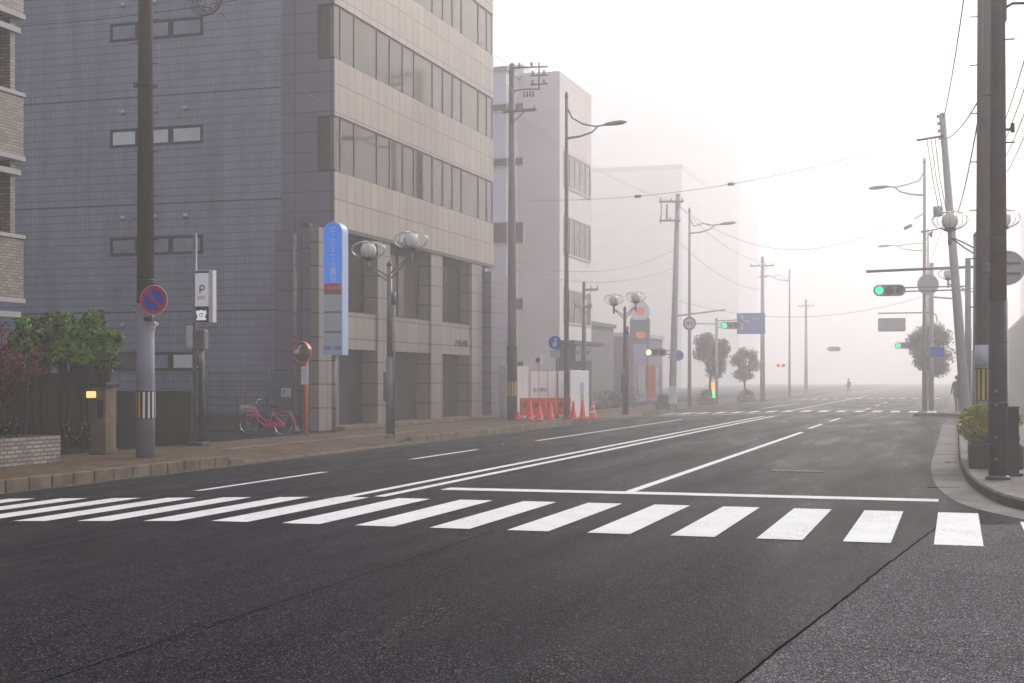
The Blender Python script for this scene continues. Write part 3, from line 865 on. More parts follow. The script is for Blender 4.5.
# --- 2. parking sign pole (slim steel)
px_, py_ = at(197, 33.8)
T = thing('parking_sign_pole', 'slim steel pole with boxes carrying the white parking sign', 'sign pole', (px_, py_, 0))
m = MB(); m.cyl((-.06, 0, 0), (-.06, 0, zat(233, 33.8)), .055, n=12); m.build('shaft', 'pole_steel_blue', T)
m = MB(); m.cyl((.10, .03, 0), (.10, .03, 2.6), .07, n=12); m.build('second_shaft', 'pole_dark', T)
m = MB(); m.box(-.24, -.08, -.12, .08, 2.35, 2.88, .02); m.build('meter_box', 'frame_white', T)
m = MB(); m.box(.02, .26, -.1, .1, 2.3, 2.78, .02); m.build('switch_box', 'pole_grey', T)
m = MB(); m.cyl((.08, -.02, 1.9), (.08, -.02, 2.3), .08, n=12); m.build('conduit', 'pole_grey', T)
m = MB(); m.box(-.2, .25, -.2, .2, 0, .08, .01); m.build('foot', 'pole_dark', T)
x0 = .03; zt = zat(271, 33.8); zb = zat(323, 33.8)
m = MB(); m.box(x0, .52, -.16, .02, zb, zt, .01); bd = m.build('sign_box', 'sign_white', T)
m = MB(); m.box(x0+.02, .40, -.166, -.161, zb+.33, zt-.07); m.build('upper_face', 'panel_lit', bd)
m = MB(); m.box(x0+.02, .41, -.168, -.161, zt-.065, zt-.01); m.build('dark_strip', 'black', bd)
m = MB(); m.box(x0+.02, .41, -.168, -.161, zb+.01, zb+.39); m.build('dark_face', 'black', bd)
fm = lambda x, z, y=-.169: Matrix.Translation((x, y, z)) @ face_m((0, 0, 0), (1, 0, 0), (0, 0, 1))
m = MB(); Mx = fm(.235, zt-.42)
m.torus((0, 0, 0), .058, .016, None, 20, 6); bmesh.ops.transform(m.bm, matrix=Mx @ Matrix.Diagonal((1, 1, .2, 1)), verts=m.bm.verts)
m.box(.165, .195, -.172, -.168, zt-.55, zt-.42); m.build('emblem', 'navy', bd)
text_mesh('EAST', .12, 'sign_red', bd, fm(.225, zt-.66), .002, sx=.85)
m = MB(); Mx = fm(.215, zb+.18)
m.prism([(-.13, -.12), (.13, -.12), (.13, -.07), (.09, -.06), (.14, .05), (.13, .12), (.07, .10), (.0, .13), (-.07, .10), (-.13, .12), (-.14, .05), (-.09, -.06), (-.13, -.07)], 0, .004, Mx)
m.build('white_crest', 'crest_lit', bd)
m = MB(); m.torus((0, 0, 0), .045, .01, None, 12, 5); bmesh.ops.transform(m.bm, matrix=fm(.215, zb+.18, -.175) @ Matrix.Diagonal((1, 1, .2, 1)), verts=m.bm.verts); m.build('crest_ring', 'black', bd)

# --- 3. blue clinic sign
px_, py_ = at(334, 42.0)
T = thing('clinic_sign', 'tall blue round topped clinic sign on a pole at the office corner', 'sign', (px_, py_, 0))
D = 42.0; q = F/D
zt, zb = zat(222.5, D), zat(355, D)
m = MB(); m.cyl((0, 0, 0), (0, 0, zb+.3), .075, n=12); m.build('pole', 'plinth_stone', T)
W_ = .31; cz = zt-W_
out = [(-W_, zb)] + [(W_, zb)] + [(W_*math.cos(a), cz+W_*math.sin(a)) for a in [PI*i/14 for i in range(15)]]
m = MB(); m.prism(out, -.0, .42, Matrix.Translation((.06, .21, 0)) @ Matrix.Rotation(PI/2, 4, 'X')); bx = m.build('sign_box', 'sign_side', T)
yf = -.21
out2 = [(-W_+.03, zat(288, D)), (W_-.03, zat(288, D))] + [((W_-.03)*math.cos(a), cz+(W_-.03)*math.sin(a)) for a in [PI*i/14 for i in range(15)]]
m = MB(); m.prism(out2, 0, .006, Matrix.Translation((.06, yf, 0)) @ Matrix.Rotation(PI/2, 4, 'X')); m.build('blue_face', 'sign_blue_lit', bx)
fm = lambda x, py, s=0: Matrix.Translation((.06+x, yf-.012, zat(py, D))) @ face_m((0, 0, 0), (1, 0, 0), (0, 0, 1))
chs = 'ピ・クリニック磯田'
for i, c in enumerate(chs):
    ss = .21 if c not in '・ッ' else .16
    text_mesh(c, ss, 'sign_ink', bx, fm(0, 230.5+i*5.9), .003)
text_mesh('⇩1F', .13, 'sign_ink', bx, fm(0, 281.8), .003)
m = MB(); m.box(.06-W_+.03, .06+W_-.03, yf-.008, yf, zat(293, D), zat(284, D)); m.build('red_panel', 'sign_red', bx)
text_mesh('←駐車場', .15, 'panel_pale', bx, fm(0, 288.5), .003, sx=.92)
m = MB(); m.box(.06-W_+.02, .06+W_-.02, yf-.004, yf, zb+.03, zat(293, D)); m.build('divider_face', 'sign_side', bx)
for a, b in ((295.5, 311.5), (314, 331), (333.5, 343.5)):
    m = MB(); m.box(.06-W_+.05, .06+W_-.05, yf-.009, yf-.004, zat(b, D), zat(a, D)); m.build('blank_panel', 'panel_pale', bx)
for a in (294, 312.7, 332.2):
    m = MB(); m.box(.06-W_+.03, .06+W_-.03, yf-.008, yf-.004, zat(a+.9, D), zat(a-.9, D)); m.build('panel_rail', 'pole_steel_blue', bx)
text_mesh('外科・内科', .13, 'navy', bx, fm(0, 348.5), .003, sx=.85)

# --- 4. orange road mirror
px_, py_ = at(306.5, 39.0)
T = thing('road_mirror', 'round convex road mirror on an orange post beside the pink bicycle', 'mirror', (px_, py_, 0))
m = MB(); m.cyl((0, 0, 0), (0, 0, 2.3), .045, n=12); m.build('post', 'orange', T)
m = MB(); m.box(-.13, .09, -.08, -.055, zat(384.5, 39), zat(366, 39), .005); m.build('notice_plate', 'sign_white', T)
Mm = Matrix.Translation((-.1, -.05, zat(352.5, 39))) @ Matrix.Rotation(R(-10), 4, 'Z') @ Matrix.Rotation(PI/2, 4, 'X')
m = MB(); m.lathe([(.285, -.06), (.29, 0), (.275, .01), (.20, .035), (.1, .05), (.001, .056)], 28, Mm); dd = m.build('mirror_dish', 'mirror', T)
m = MB(); m.torus((0, 0, 0), .292, .02, None, 28, 6); bmesh.ops.transform(m.bm, matrix=Mm, verts=m.bm.verts)
m.build('rim', 'orange', dd)
m = MB(); m.lathe([(.30, -.05), (.31, .0), (.31, .12)], 20, Mm); m.bm.faces.ensure_lookup_table()
bmesh.ops.delete(m.bm, geom=[f for f in m.bm.faces if (Mm.inverted() @ f.calc_center_median()).y < .08 or abs(f.normal.dot(Mm.to_3x3() @ Vector((0, 0, 1)))) > .9], context='FACES')
m.build('hood', 'orange', dd)

# --- 5. decorative twin lamps
def cage_lamp(T, x, y, z, name='lamp'):
    m = MB(); m.lathe([(.03, -.22), (.06, -.2), (.075, -.17), (.15, -.16), (.16, -.13), (.16, -.1)], 16, Matrix.Translation((x, y, z)))
    lo_ = m.build('lamp_base', 'pole_dark', T)
    m = MB(); m.lathe([(.12, -.1), (.19, -.02), (.215, .08), (.20, .18), (.14, .26), (.05, .29), (.001, .295)], 18, Matrix.Translation((x, y, z))); m.build('globe', 'lamp_shade', lo_)
    m = MB()
    for k in range(16):
        a = 2*PI*k/16; c, s_ = math.cos(a), math.sin(a)
        prof = [(.13, -.13), (.30, -.08), (.42, .02), (.46, .12), (.42, .22), (.30, .30), (.12, .33), (.03, .33)]
        m.tube([(x+r*c, y+r*s_, z+h) for r, h in prof], .008, 4)
    m.torus((x, y, z+.33), .06, .012, None, 14, 4)
    m.build('wire_cage', 'chrome', lo_)
def twin_lamp(label, px, d, z0=0, spread=.62, top=5.35, m1='pole_grey', lean=.0, box=True):
    x, y = at(px, d)
    T = thing('twin_street_lamp', label, 'street lamp', (x, y, z0), group='twin globe street lamps in wire cages')
    m = MB(); m.cyl((0, 0, 0), (0, 0, 2.2), .105, .095, 14); m.cyl((0, 0, 2.2), (0, 0, top-.25), .075, .065, 14); m.lathe([(.15, 0), (.14, .08), (.105, .12)], 14)
    m.lathe([(.065, top-.25), (.08, top-.2), (.02, top-.1)], 12); m.build('pole', m1, T)
    m = MB(); m.cyl((.12, .02, 0), (.12, .02, 3.7), .035, n=8); m.build('conduit', m1, T)
    if box:
        m = MB(); m.box(-.16, -.08, -.06, .06, 1.0, 1.8, .01); m.build('control_box', m1, T)
        m = MB(); m.cyl((.12, .02, 3.6), (.12, .02, 3.95), .055, n=10); m.build('sensor', 'pole_steel_blue', T)
    for s_, dz in ((-1, 0), (1, lean)):
        m = MB()
        for o_ in (0, .14):
            m.tube([(0, 0, top-.55-o_+dz*.3), (s_*spread*.45, 0, top-.38-o_*.9+dz*.7), (s_*spread*.8, 0, top-.27-o_*.35+dz), (s_*spread, 0, top-.25+dz)], .022, 6)
        m.cyl((s_*spread, 0, top-.42+dz), (s_*spread, 0, top-.1+dz), .05, n=8)
        m.build('arm', m1, T)
        cage_lamp(T, s_*spread, 0, top+.1+dz)
    return T
twin_lamp('twin globe lamp with wire cages in front of the office building', 389.5, 37.8, lean=.22, top=4.9, spread=.62)
twin_lamp('smaller looking twin globe lamp beyond the red traffic cones', 624.8, 62.5, top=4.95, spread=.5, lean=.1, m1='pole_dark')
twin_lamp('twin globe lamp on grey pole half hidden behind the brown right pole', 976, 36, SW, top=5.35, spread=.64, m1='pole_steel_blue', box=False)
twin_lamp('faint twin globe lamp farther up the right pavement', 968, 63, SW, top=6.0, spread=.85, m1='pole_grey', box=False)

# --- 6. tall street lights with a long arm
def street_light(label, px, d, ztop, xl, zl, z0=0, r=.11, side=1, group='tall street lights'):
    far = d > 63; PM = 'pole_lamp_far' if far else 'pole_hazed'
    x, y = at(px, d)
    T = thing('street_light', label, 'street light', (x, y, z0), group=group)
    ztop -= z0; zl -= z0
    m = MB(); m.cyl((0, 0, 0), (0, 0, ztop), r, r*.55, 14); m.lathe([(r*.55, ztop), (r*.75, ztop+.05), (r*.3, ztop+.25)], 12); m.build('pole', PM, T)
    m = MB(); L = xl
    m.tube([(0, 0, ztop-.35), (L*.12, 0, ztop-.8), (L*.35, 0, zl+.12), (L*.62, 0, zl), (L*.8, 0, zl+.03)], .035, 6)
    m.tube([(0, 0, zl-.42), (L*.3, 0, zl-.36), (L*.55, 0, zl-.22), (L*.68, 0, zl)], .05, 6, .03)
    m.build('arm', PM, T)
    m = MB(); m.box(-.06, .06, -.05, .05, -.03, .03, .01, m=Matrix.Translation((L*.81, 0, zl+.03)))
    s_ = 1 if L > 0 else -1
    m.lathe([(.04, 0), (.13, .15), (.17, .5), (.15, .75), (.05, .92)], 10, Matrix.Translation((L*.8, 0, zl+.05)) @ Matrix.Rotation(R(90*s_-4), 4, 'Y') @ Matrix.Diagonal((.55, 1, 1, 1)))
    m.build('lamp_head', PM if far else 'pole_grey', T)
    return T
street_light('tall street light with curved arm right beside the site hoarding', 566.5, 55.6, zat(98, 55.6), 1.9, zat(128, 55.6))
street_light('hazy street light with a round sign beyond the leaning power pole', 689.5, 78, zat(212, 78), 2.1, zat(226, 78))
street_light('street light on the far right corner with its arm over the road', 924.5, 64, zat(163, 64), -1.95, zat(186, 64), SW)
street_light('faint street light deep in the fog on the left side', 789.5, 122, zat(272, 122), -2.2, zat(276, 122))
street_light('second fainter street light farther up the right side', 928, 100, zat(232, 100), -3.2, zat(245, 100), SW)

# --- 7. utility poles
def power_pole(label, px, d, ztop, r=.16, z0=0, lean=(0, 0), mtl='concrete_pole', arms=(), bolts=True, name='utility_pole'):
    x, y = at(px, d)
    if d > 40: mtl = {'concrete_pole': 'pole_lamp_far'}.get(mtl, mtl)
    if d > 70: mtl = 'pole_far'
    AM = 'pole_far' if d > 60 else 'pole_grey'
    T = thing(name, label, 'pole', (x, y, z0), group='utility poles along the road')
    h = ztop-z0
    T.rotation_euler = (lean[1], lean[0], 0)
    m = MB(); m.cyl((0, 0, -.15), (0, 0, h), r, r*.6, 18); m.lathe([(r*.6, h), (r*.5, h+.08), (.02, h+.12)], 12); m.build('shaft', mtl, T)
    for (z, a, b) in arms:
        m = MB(); m.box(a, b, -r*.6-.1, -r*.6-.01, z-.05, z+.05); m.cyl((0, -r*.6-.05, z-.5), (b*.6, -r*.6-.05, z), .02, n=6); am = m.build('crossarm', AM, T)
        k = max(2, int(abs(b-a)/.5))
        for i in range(k+1):
            xx = a+(b-a)*(i+.15)/(k+.3)
            if abs(xx) < .2: continue
            mm = MB(); insulators(mm, xx, -r*.6-.05, z+.05); mm.build('insulator', 'insulator', am)
    return T
T = power_pole('utility pole left of the site hoarding with wire brackets reaching right', 512, 54.6, zat(66, 54.6), .19, mtl='pole_hazed', arms=((zat(112, 54.6), -.3, 1.05),))
zA = zat(66, 54.6)
D = 54.6
m = MB()
m.cyl((0, 0, zat(68, D)), (1.45, 0, zat(69, D)), .035, n=6); m.cyl((1.1, 0, zat(64, D)), (1.1, 0, zat(92, D)), .03, n=6)
m.cyl((.75, 0, zat(77, D)), (1.45, 0, zat(77.5, D)), .03, n=6); m.cyl((.75, 0, zat(86, D)), (1.45, 0, zat(86, D)), .03, n=6)
m.tube([(0, 0, zat(93, D)), (.2, 0, zat(90.5, D)), (.6, 0, zat(90, D)), (1.1, 0, zat(91, D))], .03, 6)
m.build('bracket_frame', 'pole_grey', T)
for px_i, pyy in ((.85, 77), (1.3, 77), (.85, 86), (1.3, 86), (.3, 68), (.8, 68)):
    m = MB(); insulators(m, px_i, 0, zat(pyy, D)+.03, 3, .06, .16); m.build('insulator', 'insulator', T)
for k in range(4):
    m = MB(); m.cyl((.5+k*.12, 0, zat(98, D)), (.5+k*.12, 0, zat(92, D)), .035, n=8); m.build('fuse', 'pole_grey', T)
guard_band(T, .212, .95, 1.5, ('yellow', 'black'))
m = MB(); m.cyl((0, 0, .02), (0, 0, 2.9), .205, n=16); m.build('dark_sleeve', 'rubber', T)
T = power_pole('slightly leaning utility pole beyond the cones with a wire frame at its top', 672, 72, zat(196, 72), .2, lean=(R(1.6), 0), mtl='concrete_pole', arms=((zat(202, 72), -.95, .35), (zat(221, 72), -.9, .2)))
m = MB(); D = 72
for z in (196, 222): pass
m.cyl((-.85, 0, zat(202, D)), (-.85, 0, zat(224, D)), .03, n=6); m.cyl((-.55, 0, zat(204, D)), (-.55, 0, zat(221, D)), .05, n=6); m.build('wire_frame', 'pole_far', T)
m = MB(); m.cyl((.05, 0, zat(316, D)), (2.6, 0, zat(309, D)), .04, n=6); m.build('signal_arm', 'pole_far', T)
power_pole('faint utility pole beside the blue direction board', 762.5, 106, zat(258, 106), .2, arms=((zat(266, 106), -.9, .9),))
power_pole('very faint utility pole deep in the fog on the left', 806, 150, zat(300, 150), .2, arms=((zat(306, 150), -.9, .9),))
x_, y_ = at(584, 60.5)
T = power_pole('short grey pole with two white banners behind the hoarding', 584, 62.0, zat(284, 62), .12, mtl='pole_grey', arms=((zat(290, 62), 0, .7), (zat(307, 62), -.4, .4)))
for dx in (-.35, .12):
    D = 62
    m = MB(); m.box(dx-.0, dx+.24, -.16, -.13, zat(361, D), zat(346, D)); bn = m.build('banner', 'sign_white', T)
    text_mesh('お' if dx < 0 else '本', .2, 'navy', bn, Matrix.Translation((dx+.12, -.165, zat(353, D))) @ face_m((0, 0, 0), (1, 0, 0), (0, 0, 1)))
# right side: the tall brown steel pole close by, the pale striped pole behind it, the leaning pole
x, y = at(998, 20.4)
T = thing('steel_pole', 'dark brown steel pole standing nearest on the right pavement', 'pole', (x, y, SW))
m = MB(); m.cyl((0, 0, -.05), (0, 0, 2.6), .135, .133, 24); m.build('lower_shaft', 'pole_brown', T)
m = MB(); m.cyl((0, 0, 2.6), (0, 0, 12), .122, .078, 24); m.build('upper_shaft', 'pole_umber', T)
m = MB(); m.lathe([(.18, 0), (.17, .04), (.135, .06)], 24); m.build('base_plate', 'pole_dark', T)
for z in (.30, .62, 1.08, 1.28):
    m = MB(); m.lathe([(.028, 0), (.022, .02), (.001, .03)], 8, Matrix.Translation((-.03, -.128, z)) @ Matrix.Rotation(PI/2, 4, 'X')); m.build('bolt_head', 'pole_grey', T)
m = MB(); m.cyl((0, 0, 1.1), (0, 0, 1.13), .139, n=24); m.cyl((0, 0, 2.0), (0, 0, 2.02), .138, n=24); m.build('steel_strap', 'pole_dark', T)
m = MB(); m.box(-.06, .10, -.2, -.1, zat(250, 20.3)-SW, zat(237, 20.3)-SW, .01); m.build('junction_box', 'pole_brown', T)
m = MB(); m.box(-.01, .12, -.08, .08, zat(22, 20.4)-SW, zat(-6, 20.4)-SW, .02); m.build('arm_clamp', 'pole_dark', T)
m = MB(); zz = zat(10, 20.4)-SW; m.tube([(.05, 0, zz), (.2, .0, zz+.08), (.6, 0, zz+.06), (1.4, 0, zz+.1)], .022, 8); m.build('side_arm', 'pole_dark', T)
m = MB(); m.cyl((.07, 0, zat(130, 20.4)-SW), (.2, 0, zat(130, 20.4)-SW), .02, n=8); m.cyl((.2, 0, zat(133, 20.4)-SW), (.2, 0, zat(124, 20.4)-SW), .03, n=8); m.build('hook', 'pole_dark', T)
ring_bolts(T, .10, [3.0, 4.9, 5.6, 6.4])
x, y = at(984.5, 26)
T = thing('striped_utility_pole', 'pale utility pole with yellow and black guard stripes behind the brown pole', 'pole', (x, y, SW))
m = MB(); m.cyl((0, 0, -.05), (0, 0, zat(345, 26)-SW), .165, .16, 24); m.build('lower_shaft', 'concrete_pole_pale', T)
m = MB(); m.cyl((0, 0, zat(345, 26)-SW), (0, 0, 13), .158, .105, 24); m.build('upper_shaft', 'pole_mauve', T)
guard_band(T, .172, zat(400, 26)-SW, zat(369, 26)-SW)
m = MB(); m.cyl((0, 0, zat(369, 26)-SW+.06), (0, 0, zat(345, 26)-SW), .169, n=24)
m.build('metal_plate', 'panel_pale', T)
ring_bolts(T, .13, [2.8+.45*i for i in range(14)])
m = MB(); m.cyl((-.03, -.13, 2.6), (-.03, -.1, 11), .018, n=6); m.build('conduit', 'pole_grey', T)
# round sign seen from behind, on the striped pole
x, y = at(1007, 24.5)
T = thing('round_sign_back', 'back of a round traffic sign fixed behind the brown pole', 'traffic sign', (x, y, zat(268, 24.5)))
Mt = Matrix.Rotation(R(-6), 4, 'Z') @ Matrix.Rotation(PI/2, 4, 'X')
m = MB(); m.lathe([(.30, 0), (.305, .006), (.3, .012)], 36, Mt); m.build('plate', 'pole_far', T)
m = MB(); m.box(-.36, .28, -.035, -.01, .06, .10); m.box(-.36, .28, -.035, -.01, -.12, -.08); m.build('bracket', 'pole_steel_blue', T)
T = power_pole('tilted utility pole on the right pavement leaning left at its top', 967, 42, zat(114, 42), .16, z0=SW, lean=(R(-4.3), 0), mtl='concrete_pole', arms=())
D = 42
m = MB(); h0 = zat(139, D); m.cyl((.0, -.1, h0), (-.8, -.1, h0-.04), .035, n=6); m.build('crossarm', 'pole_grey', T)
for k in range(4):
    m = MB(); insulators(m, -.13, -.05, zat(120, D)-k*.22, 2, .05, .1); m.build('insulator', 'insulator', T)
D = 42
m = MB()
for k in range(3): m.tube([(-.5+.12*k, -.1, zat(139, D)), (-.42+.1*k, -.1, zat(180, D)), (-.30+.1*k, -.1, zat(215, D))], .012, 5)
m.build('down_cable', 'wire', T)
m = MB(); m.cyl((-.35, -.1, zat(219, D)), (-.35, -.1, zat(209, D)), .13, n=14); m.build('transformer_can', 'pole_far', T)

# far corner right: round sign back and pale wrapped pole
x, y = at(931.5, 63.5)
T = thing('signal_pole', 'second thin pole at the far right corner with a small blue plate', 'pole', (x, y, SW))
m = MB(); m.cyl((0, 0, 0), (0, 0, zat(266, 63.5)), .10, n=12); m.build('shaft', 'pole_far', T)
m = MB(); m.box(-.05, .55, -.16, -.13, zat(360, 63.5), zat(350, 63.5)); m.build('blue_plate', 'sign_blue', T)
m = MB(); m.tube([(0, 0, zat(300, 63.5)), (.9, 0, zat(302, 63.5)), (1.2, 0, zat(312, 63.5)), (1.2, 0, zat(340, 63.5))], .04, 6); m.build('bent_arm', 'pole_grey', T)
x, y = at(928, 62.8)
T = thing('round_sign_back', 'hazy round sign seen from behind high on the far right corner pole', 'traffic sign', (x, y, zat(284.5, 62.8)))
m = MB(); m.lathe([(.46, 0), (.47, .01), (.46, .02)], 32, Matrix.Rotation(PI/2, 4, 'X')); m.build('plate', 'pole_far', T)
m = MB(); m.box(-.3, .1, .0, .08, -.05, .05); m.build('bracket', 'pole_dark', T)
x, y = at(924.5, 63.9)
T = thing('pole_clutter', 'cctv camera and loudspeaker bracket on the far right street light', 'camera', (x, y, zat(232, 63.9)))
m = MB(); m.cyl((0, -.12, 0), (.75, -.12, .14), .03, n=6); m.cyl((-.15, -.12, 0), (0, -.12, 0), .05, n=8); m.build('bracket', 'pole_dark', T)
m = MB(); m.box(-.75, -.35, -.2, -.05, .45, .6, .02, m=Matrix.Rotation(R(-25), 4, 'Y')); m.cyl((-.45, -.12, .6), (0, -.12, .85), .03, n=6); m.build('camera_body', 'pole_far', T)
m = MB(); m.lathe([(.05, 0), (.16, .12), (.17, .15)], 12, Matrix.Translation((.2, -.1, -.1)) @ Matrix.Rotation(R(100), 4, 'Y')); m.build('loudspeaker', 'housing', T)

# --- 8. traffic signals (horizontal, three lenses, green at the left)
def signal(label, px, py, d, w=1.25, lit='signal_green', arms=None, rot=0, lit_i=0, pole=None):
    x, y = at(px, d); z = zat(py, d)
    T = thing('traffic_signal', label, 'traffic signal', (x, y, z), rot, group='horizontal traffic signals')
    h = w*.36
    m = MB(); pts = [(w/2-h/2+h/2*math.cos(a), h/2*math.sin(a)) for a in [-PI/2+PI*i/10 for i in range(11)]]
    pts += [(-w/2+h/2-h/2*math.cos(a), -h/2*math.sin(a)) for a in [-PI/2+PI*i/10 for i in range(11)]]
    m.prism(pts, -.0, .16, Matrix.Rotation(PI/2, 4, 'X')); m.build('housing', 'housing', T)
    for i in range(3):
        xx = (i-1)*w*.31; r = w*.125
        m = MB(); m.lathe([(r, 0), (r*.9, .02), (.001, .03)], 16, Matrix.Translation((xx, -.16, 0)) @ Matrix.Rotation(PI/2, 4, 'X')); ln = m.build('lens', lit if i == lit_i else 'signal_off', T)
        m = MB(); K = 10
        for k in range(K):
            a0 = PI*k/K*1.2-.1*PI; a1 = PI*(k+1)/K*1.2-.1*PI
            rr = r*1.12
            for q in (0, .012): pass
            m.poly([(xx+rr*math.cos(a0), -.16, rr*math.sin(a0)), (xx+rr*math.cos(a1), -.16, rr*math.sin(a1)), (xx+rr*math.cos(a1), -.16-.2*math.sin(max(0, min(PI, a1)))-.02, rr*math.sin(a1)), (xx+rr*math.cos(a0), -.16-.2*math.sin(max(0, min(PI, a0)))-.02, rr*math.sin(a0))])
        m.build('visor', 'housing', ln)
    if arms:
        m = MB()
        for (dx0, z0_, dx1, z1_) in arms: m.cyl((dx0, 0.02, z0_), (dx1, 0.02, z1_), .03, n=6)
        m.build('arm', 'pole_grey', T)
    return T
signal('green traffic signal hanging over the right lane beside the round sign', 889.5, 290.5, 56, arms=((.5, .1, 3.0, .12), (.5, -.05, 3.0, -.02)))
x, y = at(968, 55.9)
T = thing('signal_mast', 'grey mast with a long horizontal beam reaching left over the road', 'pole', (x, y, SW))
m = MB(); m.cyl((0, 0, 0), (0, 0, zat(262, 56)), .13, .11, 14); m.build('shaft', 'pole_steel_blue', T)
m = MB(); m.cyl((.4, 0, zat(267, 56)-SW), (-3.95, 0, zat(269.5, 56)-SW), .055, n=8); m.build('beam', 'pole_dark', T)
signal('smaller green signal far up the right lane under the grey board', 904, 345.5, 92, w=1.15, arms=((.5, .1, 1.6, .1),))
signal('green traffic signal over the left lanes beside the blue direction board', 731, 325.5, 88, arms=((-.5, .1, -2.55, .15), (-.5, -.08, -1.0, -.08)))
signal('faint signal deep in the fog over the road', 834, 349, 150, w=1.4, lit='lamp_shade')
signal('tiny red glowing signal in the fog left of the road', 781, 365.5, 130, w=.8, lit='signal_red_lit', lit_i=1)
signal('signal turned sideways with one pale yellow lens beside the purple round sign', 656, 352.5, 72.5, w=1.15, lit='signal_yellow_lit', arms=((.5, .1, 1.0, .1), (.5, -.1, 1.0, -.1)))
x, y = at(716.5, 88)
T = thing('signal_post', 'thin hazy post carrying the left green signal above the street tree', 'pole', (x, y, 0))
m = MB(); m.cyl((0, 0, 0), (0, 0, zat(318, 88)), .09, n=10); m.build('shaft', 'pole_far', T)
m = MB(); m.cyl((0, 0, zat(321, 88)), (1.6, 0, zat(320, 88)), .035, n=6); m.build('arm', 'pole_grey', T)
# boards
def board(name, label, px0, px1, py0, py1, d, mtl, arm=None, cat='sign'):
    x0, y0 = at(px0, d); x1, y1 = at(px1, d); w = math.hypot(x1-x0, y1-y0)
    zt_, zb_ = zat(py0, d), zat(py1, d)
    T = thing(name, label, cat, ((x0+x1)/2, (y0+y1)/2, zb_), 0)
    m = MB(); m.box(-w/2, w/2, -.03, .03, 0, zt_-zb_, .01); m.build('panel', mtl, T)
    m = MB(); m.box(-w/2-.03, w/2+.03, .03, .06, .15, .22); m.box(-w/2-.03, w/2+.03, .03, .06, zt_-zb_-.25, zt_-zb_-.18)
    if arm: m.cyl((-w/2, .05, arm[0]), (arm[1], .05, arm[0]), .04, n=6); m.tube([(arm[1], .05, arm[0]), (arm[1]+.3, .05, arm[0]-.1), (arm[1]+.4, .05, arm[0]-.5)], .04, 6)
    m.build('frame', 'pole_grey', T); return T, w, zt_-zb_
T, w, h = board('direction_sign', 'blue road direction board with a white arrow in the haze', 737, 765, 313, 334, 92, 'sign_hazed_blue')
m = MB(); m.box(-.65, -.5, -.05, -.031, .3, 1.15); m.box(-.65, -.1, -.05, -.031, .75, .88); m.prism([(-.75, 1.1), (-.4, 1.1), (-.575, 1.3)], .031, .05, Matrix.Rotation(PI/2, 4, 'X')); m.build('arrow_marking', 'white_paint', T)
text_mesh('大津', .24, 'white_paint', T, Matrix.Translation((.3, -.04, .95)) @ face_m((0, 0, 0), (1, 0, 0), (0, 0, 1)))
T, w, h = board('overhead_board', 'grey overhead board seen from behind hanging from a curved arm', 878.5, 905, 318, 331.5, 80, 'pole_far', (1.05, 2.1))
# round signs left, far
x, y = at(689.5, 77.8)
T = thing('speed_sign', 'hazy round sign with a red ring on the far street light', 'traffic sign', (x, y, zat(323.5, 77.8)))
Mt = Matrix.Rotation(PI/2, 4, 'X')
m = MB(); m.lathe([(.38, 0), (.38, .02)], 28, Mt); m.build('plate', 'sign_hazed_red', T)
m = MB(); m.lathe([(.27, .02), (.27, .026)], 28, Mt); m.build('white_disc', 'white_paint', T)
text_mesh('40', .36, 'sign_blue', T, Matrix.Translation((0, -.03, 0)) @ face_m((0, 0, 0), (1, 0, 0), (0, 0, 1)))
x, y = at(678.5, 72)
T = thing('blue_round_sign', 'plain purple blue round sign beside the leaning power pole', 'traffic sign', (x, y, zat(355.5, 72)))
m = MB(); m.lathe([(.27, 0), (.27, .02)], 24, Mt); m.build('plate', 'sign_hazed_blue', T)
m = MB(); m.box(-.55, .0, .0, .05, -.12, -.06); m.build('bracket', 'pole_grey', T)
x, y = at(555, 57)
T = thing('pedestrian_sign', 'round blue pedestrian path sign above the site hoarding', 'traffic sign', (x, y, 0))
D = 57
m = MB(); m.lathe([(.27, 0), (.27, .02)], 28, Matrix.Translation((0, 0, zat(342.5, D))) @ Mt); m.build('plate', 'sign_blue', T)
m = MB(); m.lathe([(.05, .02), (.05, .03)], 12, Matrix.Translation((.03, 0, zat(339, D))) @ Mt); m.box(-.01, .07, -.03, -.02, zat(346.5, D), zat(340.5, D)); m.box(-.09, -.03, -.03, -.02, zat(346.5, D), zat(342.5, D)); m.build('walker_marking', 'white_paint', T)
m = MB(); m.box(-.2, .2, -.02, 0, zat(357.5, D), zat(350, D)); pl = m.build('small_plate', 'panel_pale', T)
m = MB(); m.cyl((.1, .03, 0), (.1, .03, zat(334, D)), .03, n=8); m.build('post', 'pole_grey', T)

# ================================================================== SITE HOARDING
def hoard(name, label, pa, pb, da, db, h, mtl='hoarding_white', n=1, group=None):
    xa, ya = at(pa, da); xb, yb = at(pb, db)
    L = math.hypot(xb-xa, yb-ya); ang = math.atan2(yb-ya, xb-xa)
    T = thing(name, label, 'hoarding', ((xa+xb)/2, (ya+yb)/2, 0), ang)
    for i in range(n):
        a = -L/2+L*i/n; b = -L/2+L*(i+1)/n
        m = MB(); m.box(a+.01, b-.01, -.03, .03, .03, h, .01); m.build('panel', mtl, T)
    return T, L
hoard('site_hoarding', 'narrow white hoarding panel between the office wall and utility pole', 500, 506.5, 56.5, 55.8, 2.15)
hoard('site_hoarding', 'white hoarding panel just right of the first hazy utility pole', 515, 528, 55.3, 56.0, 2.1, n=2)
T, L = hoard('folding_gate', 'white folding site gate with thin orange edges behind the barriers', 529.5, 564, 57.0, 58.5, 1.95, n=4)
for i in range(5):
    m = MB(); xx = -L/2+L*i/4; m.cyl((xx, -.05, 0), (xx, -.05, 1.96), .009, n=6); m.build('gate_post', 'orange', T)
